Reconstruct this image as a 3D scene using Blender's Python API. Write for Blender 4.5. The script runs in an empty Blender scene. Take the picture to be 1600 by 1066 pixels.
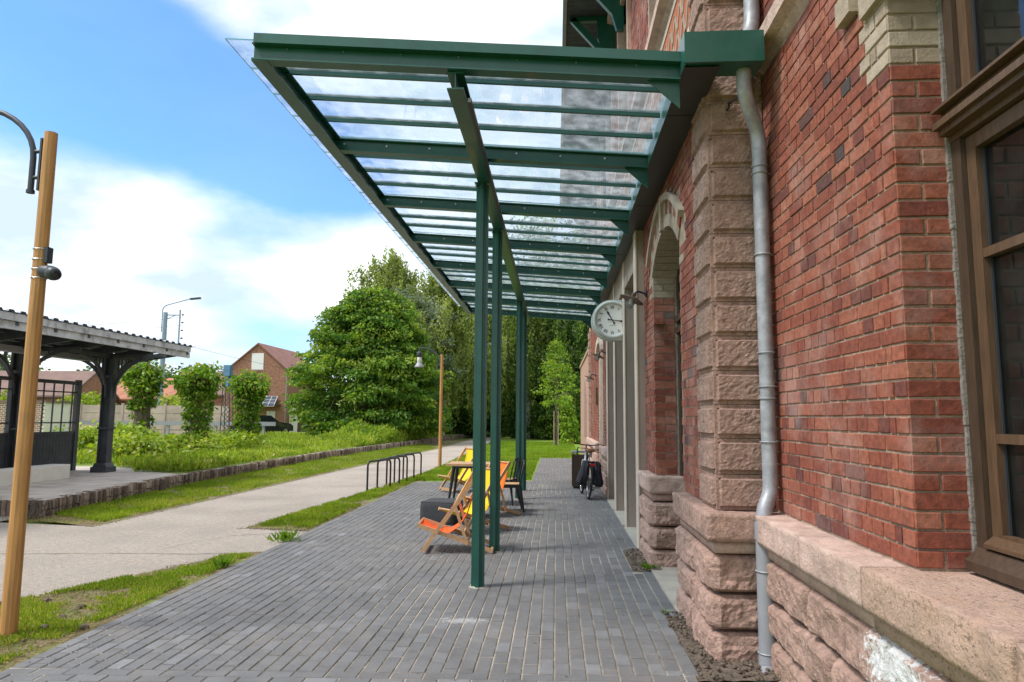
import bpy, math, random
import numpy as np
from mathutils import Vector, Matrix, noise as mnoise
from math import sin, cos, pi, radians, sqrt, atan2

random.seed(7)
RNG = np.random.default_rng(11)
S = bpy.context.scene
COL = S.collection

# ------------------------------------------------------------------ camera
YAW, PITCH, ROLL = radians(3.725), radians(6.385), radians(0.45)
def cam_axes():
    w = Vector((-sin(YAW) * cos(PITCH), cos(YAW) * cos(PITCH), sin(PITCH)))
    r0 = Vector((cos(YAW), sin(YAW), 0)); u0 = r0.cross(w)
    return cos(ROLL) * r0 + sin(ROLL) * u0, -sin(ROLL) * r0 + cos(ROLL) * u0, w
CR, CU, CW = cam_axes()
cam = bpy.data.cameras.new('camera'); cam.lens = 24; cam.sensor_width = 36; cam.sensor_fit = 'HORIZONTAL'
cam.clip_start = 0.05; cam.clip_end = 3000
camo = bpy.data.objects.new('camera', cam); COL.objects.link(camo)
mm = Matrix.Identity(4)
for i, a in enumerate((CR, CU, -CW)):
    for k in range(3): mm[k][i] = a[k]
mm.translation = Vector((0, 0, 1.6)); camo.matrix_world = mm
S.camera = camo

# ------------------------------------------------------------------ light and sky
SUN_EL, SUN_AZ = radians(56), radians(-112)          # azimuth measured from +Y towards +X
S.view_settings.view_transform = 'Standard'; S.view_settings.look = 'None'
S.view_settings.exposure = 0.88; S.view_settings.gamma = 1.0
sd = Vector((sin(SUN_AZ) * cos(SUN_EL), cos(SUN_AZ) * cos(SUN_EL), sin(SUN_EL)))
sun = bpy.data.lights.new('sun', 'SUN'); sun.energy = 2.0; sun.angle = radians(12); sun.color = (1, .97, .93)
so = bpy.data.objects.new('sun', sun); COL.objects.link(so)
so.rotation_euler = (-sd).to_track_quat('-Z', 'Y').to_euler(); so.location = sd * 60

def pix_dir(x, y, f=1066.7):
    return (CW + CR * ((x - 800) / f) - CU * ((y - 533) / f)).normalized()
W = bpy.data.worlds.new('World'); S.world = W; W.use_nodes = True
nt = W.node_tree; nt.nodes.clear()
def N(t, **k):
    n = nt.nodes.new(t)
    for a, b in k.items(): setattr(n, a, b)
    return n
def mth(tree, op, a, b=None, c=None, clamp=False):
    n = tree.nodes.new('ShaderNodeMath'); n.operation = op; n.use_clamp = clamp
    for i, v in enumerate((a, b, c)):
        if v is None: continue
        if isinstance(v, (int, float)): n.inputs[i].default_value = v
        else: tree.links.new(v, n.inputs[i])
    return n.outputs[0]
tc = N('ShaderNodeTexCoord')
sky = N('ShaderNodeTexSky'); sky.sky_type = 'NISHITA'; sky.sun_disc = False
sky.sun_elevation = SUN_EL; sky.sun_rotation = SUN_AZ; sky.air_density = 1.0; sky.dust_density = .6; sky.ozone_density = 2.0
nz = N('ShaderNodeTexNoise'); nz.inputs['Scale'].default_value = 5.2; nz.inputs['Detail'].default_value = 6; nz.inputs['Roughness'].default_value = .55
mp = N('ShaderNodeMapping'); mp.inputs['Scale'].default_value = (1, 1, 2.2); mp.inputs['Location'].default_value = (1.7, 2.9, 4.3)
nt.links.new(tc.outputs['Generated'], mp.inputs[0]); nt.links.new(mp.outputs[0], nz.inputs[0])
nz2 = N('ShaderNodeTexNoise'); nz2.inputs['Scale'].default_value = 1.3; nz2.inputs['Detail'].default_value = 3
nt.links.new(mp.outputs[0], nz2.inputs[0])
val = None
for (x, y, sg, am) in ((-90, 30, 7, .55), (0, 60, 6, .8), (110, 105, 5.5, .85), (215, 150, 5, .85), (320, 195, 4.8, .95), (420, 235, 4.8, 1.3), (505, 265, 4.5, 1.3), (575, 290, 3.6, .9),
                       (215, 70, 6, .55), (310, 120, 5.5, .6), (400, 165, 4.5, .45), (430, 555, 4, .5), (330, 530, 3.5, .3), (520, 560, 3, .35), (-150, -120, 9, .6)):
    d = pix_dir(x, y)
    vm = N('ShaderNodeVectorMath', operation='DOT_PRODUCT'); vm.inputs[1].default_value = d
    nt.links.new(tc.outputs['Generated'], vm.inputs[0])
    e = mth(nt, 'MULTIPLY', mth(nt, 'SUBTRACT', vm.outputs['Value'], 1.0), 1.0 / (1 - cos(radians(sg))))
    e = mth(nt, 'MULTIPLY', mth(nt, 'EXPONENT', e), am)
    val = e if val is None else mth(nt, 'ADD', val, e)
# patches of blue elsewhere come from the broad noise
broad = mth(nt, 'MULTIPLY', mth(nt, 'SUBTRACT', nz2.outputs['Fac'], .56), 2.2, clamp=True)
val = mth(nt, 'ADD', mth(nt, 'MULTIPLY', val, .74), mth(nt, 'MULTIPLY', broad, .5))
val = mth(nt, 'ADD', val, mth(nt, 'MULTIPLY', mth(nt, 'SUBTRACT', nz.outputs['Fac'], .5), 1.25))
mr = N('ShaderNodeMapRange'); mr.interpolation_type = 'SMOOTHSTEP'
mr.inputs['From Min'].default_value = .10; mr.inputs['From Max'].default_value = 1.0
mr.inputs['To Max'].default_value = .95
nt.links.new(val, mr.inputs['Value'])
cl = N('ShaderNodeMixRGB'); cl.inputs[1].default_value = (4.9, 6.0, 7.4, 1); cl.inputs[2].default_value = (9.3, 9.5, 9.8, 1)
nz3 = N('ShaderNodeTexNoise'); nz3.inputs['Scale'].default_value = 5; nz3.inputs['Detail'].default_value = 5
nt.links.new(mp.outputs[0], nz3.inputs[0])
mr3 = N('ShaderNodeMapRange'); mr3.inputs['From Min'].default_value = .36; mr3.inputs['From Max'].default_value = .6
nt.links.new(nz3.outputs['Fac'], mr3.inputs['Value']); nt.links.new(mr3.outputs[0], cl.inputs[0])
skm = N('ShaderNodeMixRGB', blend_type='MULTIPLY'); skm.inputs[0].default_value = 1; skm.inputs[2].default_value = (.88, 1.38, 1.85, 1)
nt.links.new(sky.outputs[0], skm.inputs[1])
mx = N('ShaderNodeMixRGB'); nt.links.new(mr.outputs[0], mx.inputs[0]); nt.links.new(cl.outputs[0], mx.inputs[1]); nt.links.new(skm.outputs[0], mx.inputs[2])
bg = N('ShaderNodeBackground'); bg.inputs['Strength'].default_value = .085
nt.links.new(mx.outputs[0], bg.inputs[0])
ow = N('ShaderNodeOutputWorld'); nt.links.new(bg.outputs[0], ow.inputs[0])
S.cycles.max_bounces = 8; S.cycles.transparent_max_bounces = 24; S.cycles.caustics_reflective = False; S.cycles.caustics_refractive = False

# ------------------------------------------------------------------ materials
MATS = {}
def M(name, col, rough=.65, metal=0., var=.18, scale=6., bump=0., bscale=40., ramp=None, spot=None, spec=.5, dirt=None, stretch=None, coat=0., detail=5, splash=None):
    """procedural surface. ramp: colours chosen by the mesh attribute 'tone'; spot / dirt: (colour, scale, lo, hi[, amount])"""
    m = bpy.data.materials.new(name); m.use_nodes = True; t = m.node_tree
    b = t.nodes['Principled BSDF']; g = t.nodes.new('ShaderNodeNewGeometry')
    L = t.links.new
    pos = g.outputs['Position']
    if stretch:
        mpn = t.nodes.new('ShaderNodeMapping'); mpn.inputs['Scale'].default_value = stretch; L(pos, mpn.inputs[0]); pos2 = mpn.outputs[0]
    else: pos2 = pos
    n = t.nodes.new('ShaderNodeTexNoise'); n.inputs['Scale'].default_value = scale; n.inputs['Detail'].default_value = detail; n.inputs['Roughness'].default_value = .6
    L(pos2, n.inputs[0])
    if ramp:
        at = t.nodes.new('ShaderNodeAttribute'); at.attribute_name = 'tone'
        r = t.nodes.new('ShaderNodeValToRGB'); cr = r.color_ramp
        while len(cr.elements) < len(ramp): cr.elements.new(.5)
        for e, (p, c) in zip(cr.elements, ramp): e.position = p; e.color = (*c, 1)
        L(at.outputs['Fac'], r.inputs[0]); base = r.outputs[0]
    else:
        rgb = t.nodes.new('ShaderNodeRGB'); rgb.outputs[0].default_value = (*col, 1); base = rgb.outputs[0]
    mrn = t.nodes.new('ShaderNodeMapRange'); mrn.inputs['From Min'].default_value = .3; mrn.inputs['From Max'].default_value = .7
    mrn.inputs['To Min'].default_value = 1 - var; mrn.inputs['To Max'].default_value = 1 + var; L(n.outputs['Fac'], mrn.inputs['Value'])
    mu = t.nodes.new('ShaderNodeVectorMath'); mu.operation = 'SCALE'; L(base, mu.inputs[0]); L(mrn.outputs[0], mu.inputs['Scale']); out = mu.outputs[0]
    for sp in (spot, dirt):
        if not sp: continue
        c, sc, lo, hi = sp[:4]; am = sp[4] if len(sp) > 4 else 1.
        n2 = t.nodes.new('ShaderNodeTexNoise'); n2.inputs['Scale'].default_value = sc; n2.inputs['Detail'].default_value = 6; n2.inputs['Roughness'].default_value = .65; L(pos, n2.inputs[0])
        q = t.nodes.new('ShaderNodeMapRange'); q.inputs['From Min'].default_value = lo; q.inputs['From Max'].default_value = hi; q.inputs['To Max'].default_value = am
        L(n2.outputs['Fac'], q.inputs['Value'])
        x = t.nodes.new('ShaderNodeMixRGB'); x.inputs[2].default_value = (*c, 1); L(q.outputs[0], x.inputs[0]); L(out, x.inputs[1]); out = x.outputs[0]
    if splash:                                                      # old white paint spilt on the plinth below the sill
        ds = t.nodes.new('ShaderNodeVectorMath'); ds.operation = 'SUBTRACT'; ds.inputs[1].default_value = splash[0]; L(pos, ds.inputs[0])
        sk = t.nodes.new('ShaderNodeVectorMath'); sk.operation = 'MULTIPLY'; sk.inputs[1].default_value = splash[1]; L(ds.outputs[0], sk.inputs[0])
        ln = t.nodes.new('ShaderNodeVectorMath'); ln.operation = 'LENGTH'; L(sk.outputs[0], ln.inputs[0])
        ns = t.nodes.new('ShaderNodeTexNoise'); ns.inputs['Scale'].default_value = 26; ns.inputs['Detail'].default_value = 9; ns.inputs['Roughness'].default_value = .75; L(pos, ns.inputs[0])
        fq = t.nodes.new('ShaderNodeMapRange'); fq.inputs['From Min'].default_value = .52; fq.inputs['From Max'].default_value = .60; L(mth(t, 'SUBTRACT', mth(t, 'ADD', ns.outputs['Fac'], .24), mth(t, 'MULTIPLY', ln.outputs['Value'], splash[2])), fq.inputs['Value'])
        fq.inputs['To Max'].default_value = splash[3] if len(splash) > 3 else 1.
        x = t.nodes.new('ShaderNodeMixRGB'); x.inputs[2].default_value = (.8, .8, .8, 1); L(fq.outputs[0], x.inputs[0]); L(out, x.inputs[1]); out = x.outputs[0]
    L(out, b.inputs['Base Color'])
    b.inputs['Roughness'].default_value = rough; b.inputs['Metallic'].default_value = metal
    b.inputs['Specular IOR Level'].default_value = spec; b.inputs['Coat Weight'].default_value = coat
    if bump:
        n3 = t.nodes.new('ShaderNodeTexNoise'); n3.inputs['Scale'].default_value = bscale; n3.inputs['Detail'].default_value = 8; n3.inputs['Roughness'].default_value = .65; L(pos2 if stretch else pos, n3.inputs[0])
        bp = t.nodes.new('ShaderNodeBump'); bp.inputs['Strength'].default_value = min(1, bump); bp.inputs['Distance'].default_value = .012 * max(1., bump * 2.2); L(n3.outputs['Fac'], bp.inputs['Height']); L(bp.outputs[0], b.inputs['Normal'])
    MATS[name] = m
    return m
def leaf_mat(name, ramp, trans=.35):
    m = M(name, (0, 0, 0), .5, ramp=ramp, var=.25, scale=.9, spec=.3)
    t = m.node_tree; b = t.nodes['Principled BSDF']; o = t.nodes['Material Output']
    tr = t.nodes.new('ShaderNodeBsdfTranslucent'); mixs = t.nodes.new('ShaderNodeMixShader'); mixs.inputs[0].default_value = trans
    src = b.inputs['Base Color'].links[0].from_socket
    gm = t.nodes.new('ShaderNodeMixRGB'); gm.blend_type = 'MULTIPLY'; gm.inputs[0].default_value = 1; gm.inputs[2].default_value = (1.5, 1.5, .6, 1)
    t.links.new(src, gm.inputs[1]); t.links.new(gm.outputs[0], tr.inputs[0])
    t.links.new(b.outputs[0], mixs.inputs[1]); t.links.new(tr.outputs[0], mixs.inputs[2]); t.links.new(mixs.outputs[0], o.inputs[0])
    return m
def glass_mat(name, tint, dust, gl=.12, dustscale=30, dustcol=(.86, .9, .94)):
    m = bpy.data.materials.new(name); m.use_nodes = True; t = m.node_tree; t.nodes.clear(); L = t.links.new
    o = t.nodes.new('ShaderNodeOutputMaterial'); tr = t.nodes.new('ShaderNodeBsdfTransparent'); tr.inputs[0].default_value = (*tint, 1)
    g = t.nodes.new('ShaderNodeBsdfGlossy'); g.inputs['Roughness'].default_value = .02
    fr = t.nodes.new('ShaderNodeFresnel'); fr.inputs[0].default_value = 1.5
    f2 = mth(t, 'MULTIPLY', fr.outputs[0], gl, clamp=True)
    a = t.nodes.new('ShaderNodeMixShader'); L(f2, a.inputs[0]); L(tr.outputs[0], a.inputs[1]); L(g.outputs[0], a.inputs[2])
    d = t.nodes.new('ShaderNodeBsdfDiffuse'); d.inputs[0].default_value = (*dustcol, 1)
    tl = t.nodes.new('ShaderNodeBsdfTranslucent'); tl.inputs[0].default_value = (*dustcol, 1)
    dd = t.nodes.new('ShaderNodeMixShader'); dd.inputs[0].default_value = .9; L(d.outputs[0], dd.inputs[1]); L(tl.outputs[0], dd.inputs[2])
    ge = t.nodes.new('ShaderNodeNewGeometry'); n = t.nodes.new('ShaderNodeTexNoise'); n.inputs['Scale'].default_value = dustscale; n.inputs['Detail'].default_value = 8
    L(ge.outputs['Position'], n.inputs[0])
    q = t.nodes.new('ShaderNodeMapRange'); q.inputs['From Min'].default_value = .4; q.inputs['From Max'].default_value = .75; q.inputs['To Min'].default_value = dust * .55; q.inputs['To Max'].default_value = dust * 2
    L(n.outputs['Fac'], q.inputs['Value'])
    lw = t.nodes.new('ShaderNodeLayerWeight'); gz = mth(t, 'ADD', mth(t, 'MULTIPLY', mth(t, 'POWER', lw.outputs['Facing'], 3), 3.0), 1.0)   # a film of dust looks denser at a slant
    f = t.nodes.new('ShaderNodeMixShader'); L(mth(t, 'MULTIPLY', q.outputs[0], gz, clamp=True), f.inputs[0]); L(a.outputs[0], f.inputs[1]); L(dd.outputs[0], f.inputs[2]); L(f.outputs[0], o.inputs[0])
    MATS[name] = m
    return m
M('brick', (0, 0, 0), .85, ramp=[(0, (.055, .042, .043)), (.12, (.10, .044, .040)), (.3, (.175, .044, .028)), (.58, (.25, .067, .037)), (.84, (.31, .10, .057)), (1, (.36, .155, .10))],
  var=.34, scale=30, bump=.4, bscale=50, spot=((.51, .375, .33), 2.4, .49, .78, .5), dirt=((.095, .05, .038), 5, .54, .78, .5))
M('cream_brick', (0, 0, 0), .85, ramp=[(0, (.27, .21, .15)), (.5, (.36, .285, .21)), (1, (.44, .36, .275))], var=.16, scale=18, bump=.5, bscale=70, dirt=((.12, .1, .08), 4, .6, .8, .5))
M('orange_brick', (.42, .12, .045), .8, var=.2, scale=15, bump=.4)
M('mortar', (.46, .34, .255), .95, var=.3, scale=14, bump=.9, bscale=60, dirt=((.12, .10, .09), 3.5, .5, .7, .7))
M('mortar_red', (.30, .20, .165), .95, var=.2, scale=12, bump=.6, bscale=90)
M('pink_stone', (.43, .277, .22), .95, var=.38, scale=16, bump=1., bscale=38, spot=((.24, .145, .11), 4, .5, .74, .55), dirt=((.55, .42, .35), 34, .54, .66, .55), splash=((1.36, 2.97, .62), (1, 2.6, 4.2), .33))
M('quoin_stone', (.41, .265, .21), .95, var=.3, scale=14, bump=1., bscale=48, spot=((.30, .19, .145), 5, .48, .72, .6), dirt=((.20, .13, .10), 42, .53, .65, .55))
M('ledge_stone', (.59, .42, .35), .95, var=.22, scale=7, bump=.8, bscale=48, spot=((.30, .185, .14), 4, .5, .72, .6), dirt=((.24, .17, .13), 45, .58, .68, .6))
M('sill_stone', (.62, .42, .325), .95, var=.2, scale=12, bump=1., bscale=48, spot=((.46, .27, .17), 6, .5, .7, .45), dirt=((.20, .135, .10), 55, .56, .64, .75))
M('pink_render', (.42, .25, .19), .95, var=.1, scale=2, bump=.2)
M('concrete', (.33, .265, .215), .85, var=.12, scale=3, bump=.25, bscale=50, stretch=(1, 1, .4))
M('concrete_edge', (.62, .52, .42), .85, var=.1, scale=3, bump=.15)
M('threshold', (.42, .37, .31), .9, var=.15, scale=5, bump=.3)
M('soil', (.15, .115, .085), 1., var=.5, scale=18, bump=1., bscale=45, dirt=((.22, .19, .16), 40, .58, .68, .8))
M('green_steel', (.009, .086, .062), .36, var=.22, scale=5, coat=.1, bump=.06, bscale=25, dirt=((.06, .105, .085), 11, .56, .78, .45), spot=((.015, .05, .035), 2.5, .5, .75, .5))
M('soffit_steel', (.028, .030, .028), .45, var=.15, scale=4)  # gutter underside's dark, reflecting look put into the colour; also the light bar
M('galvanised', (.33, .345, .37), .48, .25, var=.28, scale=11, bump=.08, bscale=20, dirt=((.17, .175, .185), 5, .5, .7, .55), spot=((.45, .46, .48), 22, .55, .7, .45))
M('zinc_grey', (.29, .30, .325), .55, .1, var=.1, scale=4, dirt=((.27, .28, .3), 9, .55, .75, .5))
M('bolt', (.5, .52, .52), .35, .9)
M('oak', (.105, .06, .033), .48, var=.32, scale=9, stretch=(9, 9, .8), bump=.2, bscale=30)
M('oak_dark', (.062, .038, .023), .55, var=.3, scale=9, stretch=(6, 6, .8), bump=.2, bscale=30)
M('putty', (.26, .235, .21), .95, var=.25, scale=20, bump=.8)
M('white_paint', (.8, .8, .78), .5, var=.03)
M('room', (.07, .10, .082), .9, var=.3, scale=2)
M('glass_edge', (.12, .33, .38), .3, var=.1)
M('paver', (0, 0, 0), .78, ramp=[(0, (.122, .120, .120)), (.5, (.152, .150, .151)), (.85, (.178, .178, .182)), (1, (.225, .227, .236))], var=.16, scale=5, bump=.5, bscale=60,
  spot=((.23, .205, .18), 1.3, .5, .78, .55), dirt=((.34, .32, .3), 9, .66, .76, .45), splash=((-.72, 5.52, .02), (3.6, 8, 1), .34, .3))
M('asphalt', (.41, .35, .295), .92, var=.2, scale=18, bump=1., bscale=55, dirt=((.22, .195, .17), .55, .46, .68, .6), spot=((.47, .43, .385), 2.2, .48, .72, .55))
M('gravel_top', (.50, .44, .385), .95, var=.2, scale=2.5, bump=.6, bscale=90, dirt=((.24, .2, .16), 1.6, .52, .72, .6))
M('turf', (.20, .15, .09), .98, var=.4, scale=9, bump=1., bscale=30, dirt=((.19, .245, .04), 1.9, .47, .62, .85))
M('lawn', (.20, .31, .03), .98, var=.22, scale=.6, bump=.7, bscale=25, dirt=((.19, .22, .04), 1.5, .52, .75, .5))
M('wildground', (.17, .23, .04), .98, var=.35, scale=.8, bump=.8, bscale=12)
M('edging', (0, 0, 0), .95, ramp=[(0, (.10, .075, .06)), (.5, (.28, .205, .16)), (1, (.48, .38, .31))], var=.3, scale=14, bump=.8)
M('lamp_wood', (.47, .235, .075), .55, var=.28, scale=4, stretch=(9, 9, .5), bump=.25, bscale=14, dirt=((.27, .15, .07), 3, .56, .74, .6))
M('charcoal_metal', (.05, .058, .068), .45, .3, var=.1)
M('black_metal', (.012, .014, .017), .35, var=.1)
M('steel_band', (.6, .6, .6), .3, .9)
M('beech', (.52, .31, .155), .55, var=.2, scale=6, stretch=(3, 3, 3), bump=.1)
M('orange_canvas', (.88, .19, .015), .85, var=.07, scale=30)
M('red_canvas', (.85, .11, .012), .85, var=.07, scale=30)
M('yellow_canvas', (.82, .55, .008), .85, var=.07, scale=30)
M('grey_canvas', (.05, .052, .057), .95, var=.15, scale=30, bump=.2)
M('shelter_paint', (.055, .062, .07), .6, var=.25, scale=4, dirt=((.13, .13, .13), 6, .55, .75, .5))
M('shelter_light', (.55, .57, .59), .65, var=.22, scale=3, dirt=((.13, .12, .11), 5, .5, .7, .7))
M('roof_sheet', (.20, .23, .28), .55, .3, var=.15, scale=2)
M('white_block', (.72, .69, .62), .85, var=.07, scale=3, dirt=((.5, .46, .4), 4, .58, .8, .4))
M('fence_concrete', (.46, .37, .31), .92, var=.2, scale=1.2, dirt=((.24, .2, .17), .9, .5, .72, .7))
M('house_brick', (.31, .155, .10), .9, var=.35, scale=5, dirt=((.24, .11, .07), 1.1, .5, .75, .5))
M('roof_tile', (.26, .12, .095), .85, var=.25, scale=1.5)
M('roof_tile_red', (.36, .15, .09), .85, var=.22, scale=1.2)
M('roof_tile_brown', (.19, .12, .10), .85, var=.2, scale=1.2)
M('blue_paint', (.10, .22, .36), .6, var=.2)
M('pole_blue', (.26, .34, .42), .7, var=.15)
M('dark_glass', (.02, .025, .03), .08, var=.05)
M('solar', (.06, .075, .11), .2, var=.1)
M('car_paint', (.025, .028, .034), .25, coat=.6, var=.05)
M('tyre', (.015, .015, .016), .85)
M('lamp_glass_white', (.62, .62, .56), .3)
M('clock_case', (.52, .55, .52), .55, var=.08, scale=6, dirt=((.3, .34, .31), 12, .55, .75, .5))
M('clock_face', (.9, .9, .88), .5, var=.03)
M('rusty_shade', (.15, .095, .065), .6, var=.3, scale=20)
M('saddle_leather', (.27, .105, .04), .5, var=.15)
M('pannier', (.018, .017, .022), .85, var=.2, scale=12, bump=.2)
M('bike_white', (.7, .72, .74), .35)
M('chrome', (.6, .6, .6), .2, .9)
M('red_reflector', (.5, .02, .02), .3)
M('bark', (.13, .10, .075), .95, var=.35, scale=6, stretch=(4, 4, 1), bump=.8, bscale=12)
M('birch_bark', (.52, .5, .45), .9, var=.3, scale=3, stretch=(1, 1, 3), dirt=((.07, .06, .05), 4, .55, .65, .9))
M('stake', (.30, .23, .15), .8, var=.15)
leaf_mat('leaf_lime', [(0, (.045, .115, .016)), (.4, (.095, .20, .026)), (.75, (.20, .31, .038)), (1, (.36, .42, .07))], .45)
leaf_mat('leaf_birch', [(0, (.13, .19, .05)), (.5, (.25, .31, .085)), (1, (.40, .43, .17))], .5)
leaf_mat('leaf_silver', [(0, (.10, .14, .10)), (1, (.26, .31, .25))])
leaf_mat('leaf_dark', [(0, (.022, .06, .014)), (.5, (.07, .14, .026)), (1, (.18, .26, .045))], .4)
leaf_mat('leaf_birch_deep', [(0, (.075, .13, .03)), (.5, (.16, .235, .055)), (1, (.29, .34, .10))], .48)
leaf_mat('leaf_ivy', [(0, (.045, .12, .012)), (.5, (.13, .25, .02)), (.88, (.26, .36, .035)), (1, (.33, .24, .11))], 0.4)
leaf_mat('leaf_young', [(0, (.10, .20, .02)), (.5, (.19, .31, .03)), (1, (.34, .42, .05))], 0.45)
leaf_mat('leaf_wild', [(0, (.11, .20, .022)), (.5, (.26, .36, .035)), (.88, (.42, .46, .07)), (1, (.58, .54, .3))], .42)
leaf_mat('leaf_far', [(0, (.05, .10, .035)), (1, (.12, .19, .05))])
leaf_mat('straw', [(0, (.10, .12, .02)), (.35, (.20, .22, .04)), (.6, (.30, .23, .11)), (1, (.48, .37, .19))], .2)
leaf_mat('grass_blade', [(0, (.12, .21, .015)), (.5, (.22, .33, .025)), (.85, (.36, .42, .045)), (1, (.52, .42, .17))], 0.4)
glass_mat('canopy_glass', (.87, .95, 1.0), .08, .3, 9)
glass_mat('window_glass', (.55, .64, .58), .015, 1.6, 5)
glass_mat('clear_glass', (.92, .95, .95), .03, .6, 20)

# ------------------------------------------------------------------ mesh helpers
class MB:
    def __init__(s): s.v = []; s.f = []; s.t = []; s.tone = .5
    def add(s, vs, fs):
        o = len(s.v); s.v.extend([tuple(q) for q in vs]); s.f.extend([tuple(i + o for i in f) for f in fs]); s.t.extend([s.tone] * len(fs))
    def box(s, x0, x1, y0, y1, z0, z1):
        s.add([(x0, y0, z0), (x1, y0, z0), (x1, y1, z0), (x0, y1, z0), (x0, y0, z1), (x1, y0, z1), (x1, y1, z1), (x0, y1, z1)],
              [(0, 3, 2, 1), (4, 5, 6, 7), (0, 1, 5, 4), (1, 2, 6, 5), (2, 3, 7, 6), (3, 0, 4, 7)])
    def prism(s, poly, axis, a, b):
        """poly: 2-D outline (counter-clockwise or not); axis 0/1/2 is the extrusion axis from a to b"""
        n = len(poly)
        def P(p, q): return {0: (q, p[0], p[1]), 1: (p[0], q, p[1]), 2: (p[0], p[1], q)}[axis]
        vs = [P(p, a) for p in poly] + [P(p, b) for p in poly]
        fs = [tuple(range(n - 1, -1, -1)), tuple(range(n, 2 * n))] + [(i, (i + 1) % n, (i + 1) % n + n, i + n) for i in range(n)]
        s.add(vs, fs)
    def beam(s, p, q, w, h, up=(0, 0, 1)):
        p, q = Vector(p), Vector(q); d = (q - p).normalized(); u = Vector(up)
        sd = d.cross(u)
        if sd.length < 1e-4: sd = d.cross(Vector((1, 0, 0)))
        sd.normalize(); u = sd.cross(d)
        c = [(-1, -1), (1, -1), (1, 1), (-1, 1)]
        vs = [e + sd * (a * w / 2) + u * (b * h / 2) for e in (p, q) for a, b in c]
        s.add(vs, [(3, 2, 1, 0), (4, 5, 6, 7), (0, 1, 5, 4), (1, 2, 6, 5), (2, 3, 7, 6), (3, 0, 4, 7)])
    def tube(s, pts, r, n=8, caps=True):
        pts = [Vector(p) for p in pts]; rr = r if hasattr(r, '__len__') else [r] * len(pts)
        d0 = (pts[1] - pts[0]).normalized(); a = d0.orthogonal().normalized(); vs = []
        for i, p in enumerate(pts):
            d = (pts[min(i + 1, len(pts) - 1)] - pts[max(i - 1, 0)]).normalized()
            a = (a - d * a.dot(d)).normalized(); b = d.cross(a)
            vs += [p + (a * cos(2 * pi * k / n) + b * sin(2 * pi * k / n)) * rr[i] for k in range(n)]
        m = len(pts)
        fs = [(i * n + k, i * n + (k + 1) % n, (i + 1) * n + (k + 1) % n, (i + 1) * n + k) for i in range(m - 1) for k in range(n)]
        if caps: vs += vs[:n] + vs[(m - 1) * n:m * n]; fs += [tuple(range(m * n + n - 1, m * n - 1, -1)), tuple(range(m * n + n, m * n + 2 * n))]
        s.add(vs, fs)
    def lathe(s, prof, c=(0, 0, 0), n=16, axis=Vector((0, 0, 1))):
        axis = Vector(axis).normalized(); a = axis.orthogonal().normalized(); b = axis.cross(a); c = Vector(c)
        vs = [c + axis * z + (a * cos(2 * pi * k / n) + b * sin(2 * pi * k / n)) * r for r, z in prof for k in range(n)]
        m = len(prof)
        fs = [(i * n + k, i * n + (k + 1) % n, (i + 1) * n + (k + 1) % n, (i + 1) * n + k) for i in range(m - 1) for k in range(n)]
        vs += vs[:n] + vs[(m - 1) * n:m * n]; fs += [tuple(range(m * n + n - 1, m * n - 1, -1)), tuple(range(m * n + n, m * n + 2 * n))]
        s.add(vs, fs)
    def torus(s, c, R, r, axis, n=28, k=8):
        axis = Vector(axis).normalized(); a = axis.orthogonal().normalized(); b = axis.cross(a); c = Vector(c); vs = []
        for i in range(n):
            d = a * cos(2 * pi * i / n) + b * sin(2 * pi * i / n)
            vs += [c + d * (R + r * cos(2 * pi * j / k)) + axis * (r * sin(2 * pi * j / k)) for j in range(k)]
        s.add(vs, [(i * k + j, ((i + 1) % n) * k + j, ((i + 1) % n) * k + (j + 1) % k, i * k + (j + 1) % k) for i in range(n) for j in range(k)])
    def mesh(s, name, mat, off=(0, 0, 0), smooth=False):
        me = bpy.data.meshes.new(name); ox, oy, oz = off
        me.from_pydata([(a - ox, b - oy, c - oz) for a, b, c in s.v], [], s.f)
        me.materials.append(MATS[mat])
        at = me.attributes.new('tone', 'FLOAT', 'FACE'); at.data.foreach_set('value', s.t)
        if smooth: me.polygons.foreach_set('use_smooth', [True] * len(s.f))
        me.validate(); me.update()
        return me
    def build(s, name, mat, parent=None, local=False, smooth=False):
        off = (0, 0, 0) if (parent is None or local) else wloc(parent)
        o = bpy.data.objects.new(name, s.mesh(name, mat, off, smooth)); COL.objects.link(o)
        if parent is not None: o.parent = parent
        return o
def wloc(o):
    l = Vector(o.location)
    while o.parent is not None: o = o.parent; l += Vector(o.location)
    return l
def thing(name, label, cat, loc=(0, 0, 0), rz=0, group=None):
    o = bpy.data.objects.new(name, None); COL.objects.link(o); o.empty_display_size = .1
    o.location = loc; o.rotation_euler = (0, 0, rz)
    return tag(o, label, cat, group)
def tag(o, label, cat, group=None, kind=None):
    if label: o['label'] = label
    if cat: o['category'] = cat
    if group: o['group'] = group
    if kind: o['kind'] = kind
    return o
def struct(o, label=None): o['kind'] = 'structure'; (o.__setitem__('label', label) if label else None); return o
def arr_mesh(name, V, F, mat, tone=None, parent=None):
    """big meshes from numpy arrays, F is (n,4) quads"""
    me = bpy.data.meshes.new(name); nv, nf = len(V), len(F)
    if parent is not None: V = V - np.array(wloc(parent))
    me.vertices.add(nv); me.vertices.foreach_set('co', np.asarray(V, np.float32).ravel())
    me.loops.add(nf * 4); me.loops.foreach_set('vertex_index', np.asarray(F, np.int32).ravel())
    me.polygons.add(nf); me.polygons.foreach_set('loop_start', np.arange(0, nf * 4, 4, dtype=np.int32))
    if tone is not None:
        at = me.attributes.new('tone', 'FLOAT', 'FACE'); at.data.foreach_set('value', np.asarray(tone, np.float32))
    me.materials.append(MATS[mat]); me.update(calc_edges=True)
    o = bpy.data.objects.new(name, me); COL.objects.link(o)
    if parent is not None: o.parent = parent
    return o
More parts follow.
